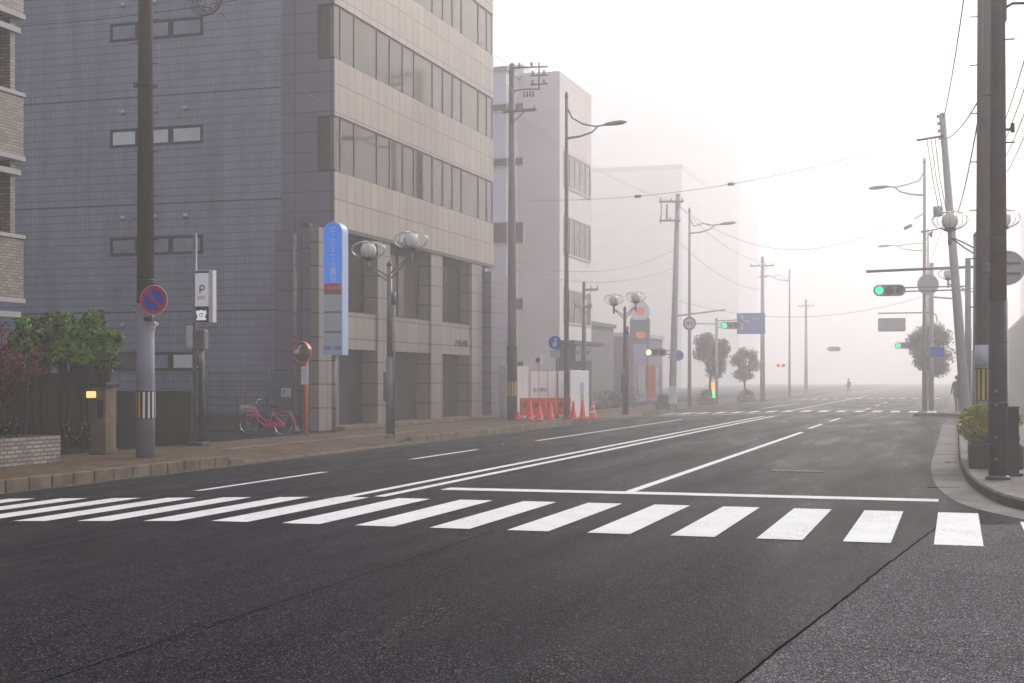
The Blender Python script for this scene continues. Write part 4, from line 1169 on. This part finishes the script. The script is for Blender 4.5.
m = MB(); m.box(-L/2, L/2, -.06, -.04, 1.94, 1.965); m.build('top_rail', 'orange', T)
text_mesh('立入禁止', .17, 'navy', T, Matrix.Translation((-L*.22, -.045, 1.15)) @ face_m((0, 0, 0), (1, 0, 0), (0, 0, 1)), sx=1.3)
T, L = hoard('site_hoarding', 'wide white hoarding panel with a green notice beside the street light', 570, 588.5, 57.2, 58.6, 1.95, n=1)
m = MB(); m.box(.06, .34, -.05, -.031, .5, 1.45, .005); nt_ = m.build('notice', 'panel_pale', T)
m = MB(); m.box(.09, .31, -.056, -.05, .54, .95); m.build('green_area', 'notice_green', nt_)
x, y = at(538.5, 57.6)
T = thing('security_lamp_box', 'small white box with dark window on a post above the folding gate', 'box', (x, y, 0))
m = MB(); m.cyl((0, 0, 0), (0, 0, 2.2), .025, n=8); m.build('post', 'pole_grey', T)
m = MB(); m.box(-.13, .13, -.08, .08, 2.2, 2.55, .02); m.build('box_body', 'sign_white', T)
m = MB(); m.box(-.08, .08, -.086, -.08, 2.28, 2.47); m.build('dark_window', 'navy', T)
# orange safety barriers with cut letters
def barrier(label, px, d):
    x, y = at(px, d)
    T = thing('site_barrier', label, 'barrier', (x, y, 0), R(20), group='orange site barriers at the gate')
    m = MB(); m.box(-.55, .55, -.02, .02, .18, .85, .01); pn = m.build('panel', 'cone_red', T)
    m = MB()
    for sx_ in (-.45, .45): m.cyl((sx_, 0, .85), (sx_, -.22, 0), .018, n=6); m.cyl((sx_, 0, .85), (sx_, .22, 0), .018, n=6)
    m.build('frame', 'yellow', T)
    text_mesh('安全第一', .24, 'black', pn, Matrix.Translation((0, -.028, .55)) @ face_m((0, 0, 0), (1, 0, 0), (0, 0, 1)), name='lettering')
    return T
barrier('orange site barrier at the left end beside the leftmost tall cone', 534, 54.8)
barrier('orange site barrier in the middle before the folding gate', 544, 55.4)
barrier('orange site barrier at the right end next to the street light', 557, 56)
# barricade striped feet and cones
def cone(label, px, d, h=.72, stripes=False):
    x, y = at(px, d)
    T = thing('traffic_cone', label, 'traffic cone', (x, y, 0), group='red traffic cones along the hoarding')
    m = MB(); m.lathe([(.17, .03), (.14, .06), (.035, h), (.02, h+.01)], 14); m.build('cone_body', 'cone_red', T)
    m = MB(); m.box(-.19, .19, -.19, .19, 0, .03, .005); m.build('base', 'cone_red', T)
    if stripes:
        for z in (.2, .42):
            m = MB(); r0 = .14-(.105)*(z-.06)/(h-.06); r1 = .14-(.105)*(z+.1-.06)/(h-.06); m.lathe([(r0+.006, z), (r1+.006, z+.1)], 14); m.build('white_stripe', 'white_paint', T)
    return T
cone('leftmost tall red cone at the edge of the orange barriers', 530, 53.6, .78)
cone('red cone standing between the first two barriers', 539.5, 54.0, .66)
cone('red cone standing between the middle and right barriers', 550.5, 54.6, .66)
cone('plain red cone just right of the tall street light', 573.5, 55.6, .72)
cone('plain red cone in front of the green notice', 582.8, 56.2, .76)
cone('red cone with white stripes at the right end of the hoarding', 593, 57.2, .68, True)
cone('tiny red cone at the foot of the first hazy utility pole', 518.5, 54.4, .3)

# ================================================================== BUILDINGS BEYOND
def plain_windows(B, off, plane, const, spans, zsp, frame='frame_white', pane='glass_pale', out=1, name='window', bars=0, t=.07):
    for (a, b) in spans:
        for (z0, z1) in zsp:
            w = MB(off); p = MB(off)
            def bx(mm, u0, u1, w0, w1, d0, d1):
                if plane == 'x': mm.box(const+out*d0, const+out*d1, u0, u1, w0, w1)
                else: mm.box(u0, u1, const+out*d0, const+out*d1, w0, w1)
            bx(w, a, b, z0, z0+t, -.02, .06); bx(w, a, b, z1-t, z1, -.02, .06); bx(w, a, a+t, z0+t, z1-t, -.02, .06); bx(w, b-t, b, z0+t, z1-t, -.02, .06)
            for k in range(bars):
                u = a+(b-a)*(k+1)/(bars+1); bx(w, u-t/2, u+t/2, z0+t, z1-t, -.02, .05)
            wo = w.build(name, frame, B); bx(p, a+t, b-t, z0+t, z1-t, -.01, .02); p.build('pane', pane, wo)
XB = -19.5; YB = 69.6; YBE = 76.2; HB = 17.5
B2 = thing('apartment_building', 'hazy grey pink apartment building behind the site hoarding', 'building', (-25, 73, 0)); off = B2.location
m = MB(off); m.box(-36, XB-2.2, YB-2.2, YBE, 0, 17.2); m.build('grey_wing', 'plaster_lilac', B2)
m = MB(off); m.box(XB-2.19, XB, YB, YBE, 0, HB); m.build('beige_wing', 'plaster_beige', B2)
m = MB(off); m.box(-36.1, XB-2.1, YB-2.3, YBE+.1, 17.2, 17.4); m.build('roof', 'trim_pale', B2)
m = MB(off); m.box(XB-3.6, XB-2.25, YB+1, YB+4, 17.42, 18.2); m.build('roof_house', 'plaster_lilac', B2)
dB = dep(-22.5, YB-2.2)
xw0, xw1 = on_y(489, YB-2.2), on_y(524.5, YB-2.2)
plain_windows(B2, off, 'y', YB-2.2, [(xw0-.8, xw1)], [(zat(b, dB), zat(a, dB)) for a, b in ((104, 113), (158, 168), (222, 245), (298, 311), (361, 372))], 'frame_white', 'glass_blind', -1, bars=2)
for a, b in ((157, 192), (219, 258), (290, 325)):
    y0, y1 = YB+.8, YBE-.3; d_ = dep(XB, YB+3)
    plain_windows(B2, off, 'x', XB, [(y0, y1)], [(zat(b, d_), zat(a, d_))], 'frame_white', 'glass_blind', 1, bars=4, t=.09)
m = MB(off); m.box(XB-.5, XB+.8, YB, YBE, 3.4, 3.6); m.build('canopy', 'trim_dark', B2)
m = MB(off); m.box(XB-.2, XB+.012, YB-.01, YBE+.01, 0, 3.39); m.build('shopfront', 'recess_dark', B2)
# low shop and the round sign
def block(name, label, x0, x1, y0, y1, z, wall='far_wall', roof='trim_pale', wins=None, front='x', cat='building', fr='frame_dark', pn='glass_dark'):
    T = thing(name, label, cat, ((x0+x1)/2, (y0+y1)/2, 0)); off = T.location
    m = MB(off); m.box(x0, x1, y0, y1, 0, z); m.build('wall', wall, T)
    m = MB(off); m.box(x0-.15, x1+.15, y0-.15, y1+.15, z+.002, z+.25); m.build('roof', roof, T)
    if wins:
        for (pl, c, sp, zz_, o_) in wins: plain_windows(T, off, pl, c, sp, zz_, fr, pn, o_)
    return T
Xs = -22
block('low_shop', 'low grey building with a dark roof band beyond the hoarding', -34, Xs, 80, 92, 5.0, 'house_wall', 'trim_dark', [('y', 80, [(-27.8, -24.6)], [(1.2, 2.9), (3.7, 4.6)], -1)])
T = block('purple_shop', 'purple fronted shop behind the tall round sign', -30, -21.5, 96, 106, 4.6, 'shop_purple', 'trim_pale', [('y', 96, [(-29, -26.5), (-25.8, -23)], [(.4, 2.6)], -1), ('x', -21.5, [(97, 100), (101.5, 105)], [(.4, 2.6)], 1)])
x, y = at(640, 84)
T = thing('pylon_sign', 'tall shop sign with a red round emblem on top and an orange oval', 'sign', (x, y, 0)); D = 84
m = MB(); m.box(-.55, -.42, -.06, .06, 0, zat(318, D)); m.box(.42, .55, -.06, .06, 0, zat(318, D)); m.build('post', 'pole_grey', T)
m = MB(); m.box(-.6, .6, -.12, .12, zat(344, D), zat(320, D)); m.build('panel', 'pole_steel_blue', T)
m = MB(); m.lathe([(.62, -.12), (.62, .12)], 30, Matrix.Translation((0, 0, zat(311, D))) @ Mt); m.build('round_sign', 'sign_white', T)
m = MB(); m.lathe([(.28, .12), (.28, .14)], 24, Matrix.Translation((.03, 0, zat(311, D))) @ Mt @ Matrix.Diagonal((1.1, .8, 1, 1))); m.build('red_emblem', 'logo_red', T)
m = MB(); m.lathe([(.29, .12), (.29, .15)], 24, Matrix.Translation((.08, 0, zat(335, D))) @ Mt @ Matrix.Diagonal((1.1, .75, 1, 1))); m.build('orange_oval', 'logo_orange', T)
for px_, lb in ((648, 'orange vertical shop banner flag before the purple shop'),):
    x, y = at(px_, 82)
    T = thing('banner_flag', lb, 'banner', (x, y, 0))
    m = MB(); m.cyl((0, 0, 0), (0, 0, 2.5), .02, n=6); m.lathe([(.2, 0), (.18, .1), (.03, .12)], 10); m.build('pole', 'pole_grey', T)
    m = MB(); m.box(.02, .45, -.01, .01, .5, 2.4); m.build('cloth', 'orange', T)
x, y = at(713.5, 97)
T = thing('lit_sign', 'glowing orange and green vertical sign behind the street tree', 'sign', (x, y, 0)); D = 97
m = MB(); m.box(-.32, .32, -.1, .1, zat(399, D), zat(381, D)); m.build('housing', 'housing', T)
m = MB(); m.box(-.28, .28, -.13, -.1, zat(390, D), zat(382, D)); m.build('orange_face', 'neon_orange', T)
m = MB(); m.box(-.28, .28, -.13, -.1, zat(398, D), zat(390.5, D)); m.build('green_face', 'neon_green', T)
m = MB(); m.cyl((0, 0, 0), (0, 0, zat(399, D)), .05, n=8); m.build('post', 'pole_grey', T)
# hazy towers
def tower(label, x0, x1, y0, y1, z, wall, step=3.1, dx=3.6, sides=('y', 'x'), nmax=14):
    T = thing('tower_block', label, 'building', ((x0+x1)/2, (y0+y1)/2, 0)); off = T.location
    m = MB(off); m.box(x0, x1, y0, y1, 0, z); m.build('wall', wall, T)
    m = MB(off); m.box(x0-.1, x1+.1, y0-.1, y1+.1, z, z+.9); m.build('roof', 'trim_pale', T)
    n = int((z-1)/step)
    for k in range(n):
        zz_ = 1.2+k*step
        m = MB(off); m.box(x0+1, x1-1, y0-.05, y0+.02, zz_, zz_+1.5)
        m.box(x1-.02, x1+.05, y0+1.5, y1-1.5, zz_, zz_+1.5); m.build('window_band', 'window_band', T)
    return T
tower('tall pale tower dissolving in the fog left of the road', -150, -59, 400, 440, 88, 'far_wall')
tower('middle height block in the fog behind the pylon sign', -100, -49, 260, 285, 41, 'far_wall_warm')
tower('faint block in the fog along the right side', 14, 40, 300, 340, 36, 'far_wall_warm')
Rr = block('roadside_house', 'long low grey building glimpsed beyond the brown pole on the right', 5, 16, 64, 150, 6.2, 'house_wall', 'trim_dark', [('x', 5, [(70, 74), (78, 84), (90, 98)], [(.8, 2.4), (3.8, 5.2)], -1)])

# ================================================================== PLANTS ON THE RIGHT AND STREET TREES
xk, yk = at(972, 25.3)
PL = thing('street_planter', 'dark planter box behind the kerb, filled with gold green shrub', 'planter', (.62, 25.2, SW))
m = MB(); m.box(-.42, .42, -1.2, 1.6, 0, .38, .02); m.build('box', 'planter_dark', PL)
m = MB(); m.box(-.38, .38, -1.16, 1.56, .382, .40); m.build('soil', 'leaf_litter', PL)
bush('golden green shrub growing in the dark planter by the right kerb', .52, 25.0, SW+.25, .52, 1.1, .88, ['leaf_gold', 'leaf_gold', 'leaf_green'], 4200, .045, 21)
bush('loose yellow green shrub farther along the right kerb', .55, 30.5, SW, .35, 1.0, 1.25, ['leaf_gold', 'leaf_green', 'leaf_gold'], 1800, .05, 22)
x, y = at(1012.5, 21.2)
T = thing('cabinet', 'narrow black roadside cabinet right of the brown pole', 'cabinet', (x, y, SW))
m = MB(); m.box(-.09, .09, -.12, .12, .04, 1.02, .012); m.build('body', 'planter_dark', T)
m = MB(); m.box(-.14, .15, -.16, .16, 0, .045, .01); m.build('base', 'iron', T)
m = MB(); m.box(-.10, .10, -.13, .13, 1.022, 1.045, .005); m.build('lid', 'planter_dark', T)
for k in range(3):
    m = MB(); m.box(.092, .104, -.04, .04, .22+k*.3, .30+k*.3); m.build('hinge', 'iron', T)
def stree(label, px, d, h, cr, seed, z0=0, n=3600, kind='street_tree'):
    x, y = at(px, d)
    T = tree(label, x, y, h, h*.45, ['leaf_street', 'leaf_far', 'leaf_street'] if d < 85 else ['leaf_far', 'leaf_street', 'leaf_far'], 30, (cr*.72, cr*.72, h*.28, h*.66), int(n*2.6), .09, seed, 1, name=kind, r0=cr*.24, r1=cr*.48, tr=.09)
    T.location.z = z0; return T
stree('round crowned street tree in the haze behind the far right corner poles', 931, 76, 4.5, 1.45, 31, SW, 3400)
stree('dark hazy street tree in front of the glowing orange sign', 711, 90, 5.0, 1.35, 32, 0, 3600)
stree('smaller fainter street tree left of the blue direction board pole', 744.5, 100, 4.0, 1.1, 33, 0, 2400)
def tub(label, px, d, w=.9, h=.9):
    x, y = at(px, d); t = thing('plant_tub', label, 'planter', (x, y, 0))
    m = MB(); m.box(-w/2, w/2, -.3, .3, 0, h*.5, .02); m.build('tub', 'kerb_stone', t)
    m = MB(); foliage(m, cloud(0, 0, h*.72, w*.35, .2, .15, 6, .16, .26, 5), 400, .07); m.build('leaves', ['leaf_street', 'leaf_dark', 'leaf_street'], t)
tub('low plant tub at the foot of the dark hazy street tree', 706, 88)
tub('plant tub under the smaller fainter street tree', 746, 98, 1.2, .8)
tub('plant tub behind the leaning pole near the crossing', 663, 74, .7, .7)
# grey board standing at the foot of the leaning pole
x, y = at(672.5, 71.3)
T = thing('standing_board', 'pale notice board standing at the foot of the leaning power pole', 'sign', (x, y, 0))
m = MB(); m.box(-.2, .22, -.03, .03, .35, 1.25, .01); m.build('panel', 'sign_white', T)
for s_ in (-.17, .18):
    m = MB(); m.cyl((s_, .04, 0), (s_, .04, 1.2), .02, n=6); m.build('leg', 'pole_dark', T)
# hedge and railing beyond the hoarding
x0_, y0_ = at(598, 78)
bush('low clipped hedge in front of the low grey building', *at(613, 79), 0, 1.7, .4, .75, ['leaf_dark', 'leaf_street', 'leaf_dark'], 2600, .06, 41, name='hedge', cat='hedge')
# ================================================================== BICYCLE
def bicycle():
    x, y = at(272, 39.9)
    T = thing('bicycle', 'pink step through bicycle parked before the green mesh fence', 'bicycle', (x, y-.35, 0), PI)
    r = .33; wb = .54
    MY = Matrix.Rotation(PI/2, 4, 'X')
    for s_, nm in ((1, 'front_wheel'), (-1, 'rear_wheel')):
        m = MB(); m.torus((s_*wb, 0, r), r-.02, .02, MY, 36, 7); w = m.build('wheel', 'rubber', T)
        m = MB(); m.torus((s_*wb, 0, r), r-.042, .011, MY, 32, 5); m.build('rim', 'chrome', w)
        m = MB()
        for k in range(18):
            a = 2*PI*k/18; m.cyl((s_*wb, .02*(1 if k % 2 else -1), r), (s_*wb+(r-.045)*math.cos(a), 0, r+(r-.045)*math.sin(a)), .0022, n=4)
        m.build('spokes', 'chrome', w)
        m = MB(); m.cyl((s_*wb, -.05, r), (s_*wb, .05, r), .022, n=8); m.build('hub', 'chrome', w)
        m = MB(); a0, a1 = (R(15), R(175)) if s_ > 0 else (R(-5+20), R(185)); m.torus((s_*wb, 0, r), r+.02, .017, MY, 22, 5, *( (R(30), R(150)) if s_ > 0 else (R(40), R(185)) )); m.build('fender', 'pink', T)
    bb = (-.08, 0, .29); seat_top = (-.24, 0, .72); head_b = (.38, 0, .60); head_t = (.335, 0, .82)
    m = MB(); m.tube([head_b, (.22, 0, .42), (.08, 0, .30), bb], .02, 8); m.tube([(.345, 0, .76), (.18, 0, .54), (.02, 0, .42), (-.13, 0, .42)], .017, 8)
    m.cyl(bb, seat_top, .018, n=8); m.cyl(head_b, head_t, .022, n=8)
    for yy in (-.05, .05):
        m.tube([bb, (-.3, yy, .31), (-wb, yy, r)], .011, 6); m.tube([(-.2, 0, .62), (-.3, yy, .56), (-wb, yy, r)], .010, 6)
        m.tube([head_b, (.42, yy, .55), (wb, yy, r)], .014, 6)
    m.build('frame', 'pink', T)
    m = MB(); m.cyl(head_t, (.315, 0, 1.0), .014, n=8); m.tube([(.17, .27, 1.0), (.27, .2, 1.04), (.32, .06, 1.0), (.32, -.06, 1.0), (.27, -.2, 1.04), (.17, -.27, 1.0)], .012, 7); m.build('handlebar', 'chrome', T)
    for s_ in (-1, 1):
        m = MB(); m.cyl((.22, s_*.235, 1.02), (.10, s_*.29, .985), .018, n=8); m.build('grip', 'black', T)
        m = MB(); m.cyl((-.08, 0, .29), (-.08+.12*s_, s_*.1, .29-.12*s_), .01, n=6); m.box(-.12+.12*s_, -.04+.12*s_, min(s_*.08, s_*.17), max(s_*.08, s_*.17), .28-.12*s_, .30-.12*s_); m.build('pedal', 'black', T)
    m = MB(); m.cyl(seat_top, (-.26, 0, .80), .013, n=8); m.build('seat_post', 'chrome', T)
    m = MB(); m.prism([(-.40, -.10), (-.42, 0), (-.40, .10), (-.30, .07), (-.14, .02), (-.12, 0), (-.14, -.02), (-.30, -.07)], .80, .85); bmesh.ops.bevel(m.bm, geom=list(m.bm.edges), offset=.012, segments=2, affect='EDGES'); m.build('saddle', 'black', T)
    m = MB(); m.box(.42, .72, -.15, .15, .62, .635)
    for zz_ in (.70, .78, .86): m.tube([(.42, -.15, zz_), (.74, -.17, zz_), (.74, .17, zz_), (.42, .15, zz_), (.42, -.15, zz_)], .005, 4)
    for k in range(7):
        for yy in (-.16, .16): m.cyl((.43+k*.05, yy*.95, .63), (.43+k*.052, yy, .87), .003, n=4)
        m.cyl((.73, -.15+k*.05, .63), (.74, -.15+k*.05, .87), .003, n=4)
    m.build('basket', 'chrome', T)
    m = MB()
    for yy in (-.05, .05): m.tube([(-.24, yy, .70), (-.75, yy, .70), (-wb, yy*1.2, r)], .006, 5)
    m.box(-.74, -.36, -.07, .07, .70, .712); m.build('rear_rack', 'chrome', T)
    m = MB(); m.prism([(-.0, .24), (-.0, .36), (-wb, .38), (-wb-.03, r), (-wb, .28)], -.06, -.05, Matrix.Rotation(PI/2, 4, 'X')); m.build('chain_guard', 'pink', T)
    m = MB(); m.cyl((-.3, .05, .2), (-.42, .16, .01), .008, n=6); m.build('kickstand', 'chrome', T)
    m = MB(); m.box(-.9, -.87, -.03, .03, .36, .42, .005); m.build('reflector', 'sign_red', T)
bicycle()

# ================================================================== PEOPLE
def person(label, px, d, z0, h=1.62, rot=0, stride=.22, coat='coat_dark', seed=0, hat=False):
    x, y = at(px, d); k = h/1.7
    T = thing('person', label, 'person', (x, y, z0), rot)
    V = [((0, 0, .94), .145), ((0, 0, 1.12), .13), ((0, 0, 1.30), .165), ((0, 0, 1.43), .10), ((0, .01, 1.50), .058), ((0, .02, 1.60), .10), ((0, .015, 1.70), .075)]
    E = [(0, 1), (1, 2), (2, 3), (3, 4), (4, 5), (5, 6)]
    for s_ in (-1, 1):
        f = stride*s_; b = len(V)
        V += [((s_*.09, 0, .88), .10), ((s_*.095, f*.55, .49), .066), ((s_*.10, f-.04, .10), .042), ((s_*.11, f+.12, .04), .035)]
        E += [(0, b), (b, b+1), (b+1, b+2), (b+2, b+3)]
        b = len(V)
        V += [((s_*.18, 0, 1.40), .062), ((s_*.235, -f*.35-.02, 1.14), .045), ((s_*.24, -f*.8+.06, .92), .032), ((s_*.235, -f*.9+.09, .82), .036)]
        E += [(2, b), (b, b+1), (b+1, b+2), (b+2, b+3)]
    me = bpy.data.meshes.new('body'); me.from_pydata([Vector(v)*k for v, r in V], E, [])
    o = bpy.data.objects.new('tmp', me); COL.objects.link(o)
    md = o.modifiers.new('s', 'SKIN')
    for i, (v, r) in enumerate(V):
        me.skin_vertices[0].data[i].radius = (r*k*(1.25 if i in (0, 1, 2) else 1), r*k*(.85 if i in (0, 1, 2) else 1))
    me.skin_vertices[0].data[0].use_root = True
    o.modifiers.new('u', 'SUBSURF').levels = 2
    dg = bpy.context.evaluated_depsgraph_get(); dg.update()
    m2 = bpy.data.meshes.new_from_object(o.evaluated_get(dg)); bpy.data.objects.remove(o)
    for n_ in ('skin', coat, 'trousers', 'black'): m2.materials.append(MATS[n_])
    for p in m2.polygons:
        c = p.center/k; p.use_smooth = True
        p.material_index = 0 if (c.z > 1.47 or (c.z < .87 and abs(c.x) > .2)) else (1 if c.z > .86 else (2 if c.z > .09 else 3))
    ob = bpy.data.objects.new('body', m2); COL.objects.link(ob); ob.parent = T
    m = MB(); m.lathe([(.112, -.05), (.118, .0), (.112, .06), (.07, .105), (.001, .12)], 14, Matrix.Translation((0, -.012*k, 1.63*k))); m.build('hair', 'hair', T)
    m = MB()
    m.lathe([(.018, 0), (.012, .03), (.003, .035)], 8, Matrix.Translation((0, .105*k, 1.59*k)) @ Matrix.Rotation(-PI/2, 4, 'X')); m.build('nose', 'skin', T)
    m = MB(); m.lathe([(.16*1.0, .70), (.185, .9), (.165, 1.15), (.19, 1.36), (.10, 1.45)], 16, Matrix.Diagonal((k*1.15, k*.8, k, 1))); m.build('coat', coat, T)
    m = MB(); m.box(-.14*k, .14*k, -.27*k, -.13*k, 1.05*k, 1.40*k, .03); m.build('backpack', 'trousers', T)
    return T
person('person in dark clothes with a backpack walking away on the right pavement', 957.5, 62.5, SW, 1.58, R(10), .2)
person('tiny faint person crossing the road deep in the fog', 848.5, 150, 0, 1.6, R(80), .25)

# ================================================================== OVERHEAD WIRES
def wire(label, P, r=.014, sag=.5, n=14, name='overhead_wire'):
    A_, B_ = [Vector(p) for p in P]
    mid = (A_+B_)/2; t = MB()
    pts = [A_.lerp(B_, i/n) - Vector((0, 0, sag*4*(i/n)*(1-i/n))) for i in range(n+1)]
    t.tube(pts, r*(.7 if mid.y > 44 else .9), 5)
    if 'marker' in label:
        for k in (.35, .62):
            p = A_.lerp(B_, k) - Vector((0, 0, sag*4*k*(1-k))); t.cyl(p-Vector((.12, 0, 0)), p+Vector((.12, 0, 0)), .06, n=8)
    t.off = mid
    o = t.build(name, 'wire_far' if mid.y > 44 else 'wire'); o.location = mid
    return tag(o, label, 'wire', 'overhead wires')
def W3(px, py, d): x, y = at(px, d); return (x, y, zat(py, d))
wire('thin wire sloping down from the cable coil across the tiled wall', [W3(220, 12, 28.7), W3(330, 108, 43.0)], .010, .15)
wire('thin wire crossing the top left corner of the tiled wall', [W3(20, 26, 30), W3(290, -10, 30)], .009, .1)
wire('top wire running along the street from the first hazy utility pole', [W3(480, 42, 45), W3(515, 67, 54.6)], .012, .1)
wire('second wire just below it near the first hazy utility pole', [W3(480, 62, 45), W3(515, 90, 54.6)], .012, .1)
wire('wire with small marker beads crossing high over the road', [W3(530, 200, 58), W3(880, 150, 48)], .014, .5)
wire('long sagging wire from the leaning pole to the far right light', [W3(676, 204, 72), W3(922, 205, 64)], .014, 2.2)
wire('sagging wire above the left green signal reaching across the road', [W3(676, 300, 72), W3(922, 297, 64)], .014, .9)
wire('lower wire from the hazy pole over the site gate to the leaning pole', [W3(515, 262, 54.6), W3(674, 250, 72)], .016, .7)
wire('second lower wire over the site gate to the leaning pole', [W3(515, 270, 54.6), W3(674, 268, 72)], .016, .6)
wire('wire from the street light arm bracket to the leaning pole top', [W3(515, 112, 54.6), W3(676, 202, 72)], .010, .5)
wire('wire from the leaning pole along the left side into the fog', [W3(676, 202, 72), W3(762, 262, 106)], .016, .6)
wire('lower wire from the leaning pole along the left side into the fog', [W3(676, 240, 72), W3(762, 290, 106)], .016, .6)
for i, (lb, a, b, c, d_) in enumerate((('leftmost of the steep wires left of the brown pole at the top right', 965, -10, 943.5, 118), ('middle steep wire left of the brown pole at the top right', 978, 120, 957, 214), ('wire from the tilted pole to the striped pole beside it', 983, 92, 944, 139))):
    wire(lb, [W3(a, b, 26), W3(c, d_, 42)], .016, .2)
for i in range(4):
    wire(('uppermost', 'second', 'third', 'lowest')[i]+' of the four wires fanning up at the right edge', [W3(1030+i*6, 40+i*12, 20), W3(1001+i*2, 130+i*14, 40)], .012, .1)
wire('loose wire from the tilted pole down to the far right light', [W3(944, 130, 42), W3(926, 176, 64)], .012, .3)
wire('wire from the tilted pole to the far mast on the right', [W3(950, 200, 42), W3(929, 262, 63)], .012, .2)

# ================================================================== FALLEN LEAVES IN THE GUTTERS
rnd = random.Random(99); m = MB()
def flake(x, y, z, s):
    a = rnd.uniform(0, PI); c, n_ = math.cos(a)*s, math.sin(a)*s; m.mi = rnd.choice((0, 0, 1))
    m.poly([(x-c, y-n_, z+rnd.uniform(0, .01)), (x+n_*.5, y-c*.5, z+.003), (x+c, y+n_, z+rnd.uniform(.002, .02)), (x-n_*.5, y+c*.5, z+.004)])
for _ in range(260):
    y = 15+rnd.random()**1.5*28; x = XK+.02+abs(rnd.gauss(0, .22)); flake(x, y, rz(x)+.008, rnd.uniform(.012, .035))
for _ in range(180):
    y = 15+rnd.random()*14; flake(rnd.uniform(-17.8, -14.7), y, .0, rnd.uniform(.015, .035))
for _ in range(120):
    y = 20+rnd.random()*14; flake(.0-abs(rnd.gauss(0, .07))-.01+(0.12 if y < 23 else 0)*1.0, y, .010, rnd.uniform(.010, .022))
for _ in range(160):
    flake(rnd.uniform(.25, 1.5), rnd.uniform(20.2, 29), SW, rnd.uniform(.012, .028))
struct(m.build('fallen_leaves', ['leaf_gold', 'leaf_red']), 'stuff')
HTOP = 105.0; DENS = .0046; ANIS = .5; SUN_EL = 30; SUN_AZ = 20; SKY_SAT = .7; SKY_TINT = (.92, .96, 1); SKY_STR = .06
SUN_E = 2.5; SUN_ANG = 12; EXPO = 0.48; VB = 4; OVC = (.90, .94, 1); OVS = .38; SUNC = (1, .95, .91); HAZEC = (.99, .966, .975, 1)
# ================================================================== AIR, SKY, SUN, CAMERA
hz = MB(); hz.box(-700, 700, -700, 700, -1.5, HTOP)
ho = hz.build('haze', [])
hm = bpy.data.materials.new('haze_air'); hm.use_nodes = True; nt = hm.node_tree
for n_ in list(nt.nodes):
    if n_.type != 'OUTPUT_MATERIAL': nt.nodes.remove(n_)
pv = nn(nt, 'ShaderNodeVolumePrincipled'); pv.inputs['Color'].default_value = HAZEC
pv.inputs['Density'].default_value = DENS; pv.inputs['Anisotropy'].default_value = ANIS
nt.links.new(pv.outputs[0], [n_ for n_ in nt.nodes if n_.type == 'OUTPUT_MATERIAL'][0].inputs['Volume'])
ho.data.materials.append(hm); struct(ho, 'stuff')

w = bpy.data.worlds.new("World"); scene.world = w; w.use_nodes = True; nt = w.node_tree
bg = nt.nodes['Background']
sky = nn(nt, 'ShaderNodeTexSky', sky_type='NISHITA'); sky.sun_disc = False
sky.sun_elevation = R(SUN_EL); sky.air_density = 1.2; sky.dust_density = 6; sky.ozone_density = 1
# sun towards azimuth SUN_AZ measured clockwise from +Y
sky.sun_rotation = R(SUN_AZ)
hsv = nn(nt, 'ShaderNodeHueSaturation'); hsv.inputs['Saturation'].default_value = SKY_SAT
nt.links.new(sky.outputs[0], hsv.inputs['Color'])
mx = nn(nt, 'ShaderNodeMix', data_type='RGBA', blend_type='MULTIPLY'); mx.inputs[0].default_value = 1
mx.inputs[7].default_value = (*SKY_TINT, 1)
nt.links.new(hsv.outputs[0], mx.inputs[6]); nt.links.new(mx.outputs[2], bg.inputs['Color'])
bg.inputs['Strength'].default_value = SKY_STR
# high cloud and fog overhead: an even bright overcast in front of the clear sky
bg2 = nn(nt, 'ShaderNodeBackground'); bg2.inputs['Color'].default_value = (*OVC, 1); bg2.inputs['Strength'].default_value = OVS
ads = nn(nt, 'ShaderNodeAddShader'); nt.links.new(bg.outputs[0], ads.inputs[0]); nt.links.new(bg2.outputs[0], ads.inputs[1])
nt.links.new(ads.outputs[0], nt.nodes['World Output'].inputs['Surface'])
sl = bpy.data.lights.new('sun', 'SUN'); sl.energy = SUN_E; sl.angle = R(SUN_ANG); sl.color = SUNC
so = bpy.data.objects.new('sun', sl); COL.objects.link(so)
a = R(SUN_AZ); e = R(SUN_EL)
dirv = Vector((math.sin(a)*math.cos(e), math.cos(a)*math.cos(e), math.sin(e)))
so.rotation_euler = dirv.to_track_quat('Z', 'Y').to_euler(); so.location = (20, 60, 90)

cd = bpy.data.cameras.new('camera'); cd.sensor_width = 36; cd.lens = F/1024*36; cd.clip_end = 3000; cd.clip_start = .05
cd.shift_y = (379-341.5)/1024
co = bpy.data.objects.new('camera', cd); COL.objects.link(co)
co.location = (0, 0, CAMH); co.rotation_euler = (PI/2, 0, TH)
scene.camera = co
scene.view_settings.view_transform = 'Standard'; scene.view_settings.look = 'None'
scene.view_settings.exposure = EXPO; scene.view_settings.gamma = 1
scene.view_settings.use_curve_mapping = False
cy = scene.cycles
cy.volume_bounces = VB; cy.max_bounces = 8; cy.diffuse_bounces = 3; cy.glossy_bounces = 2; cy.transmission_bounces = 2
cy.use_denoising = True
cy.sample_clamp_indirect = 4; cy.sample_clamp_direct = 20
cy.use_adaptive_sampling = True
scene.render.film_transparent = False
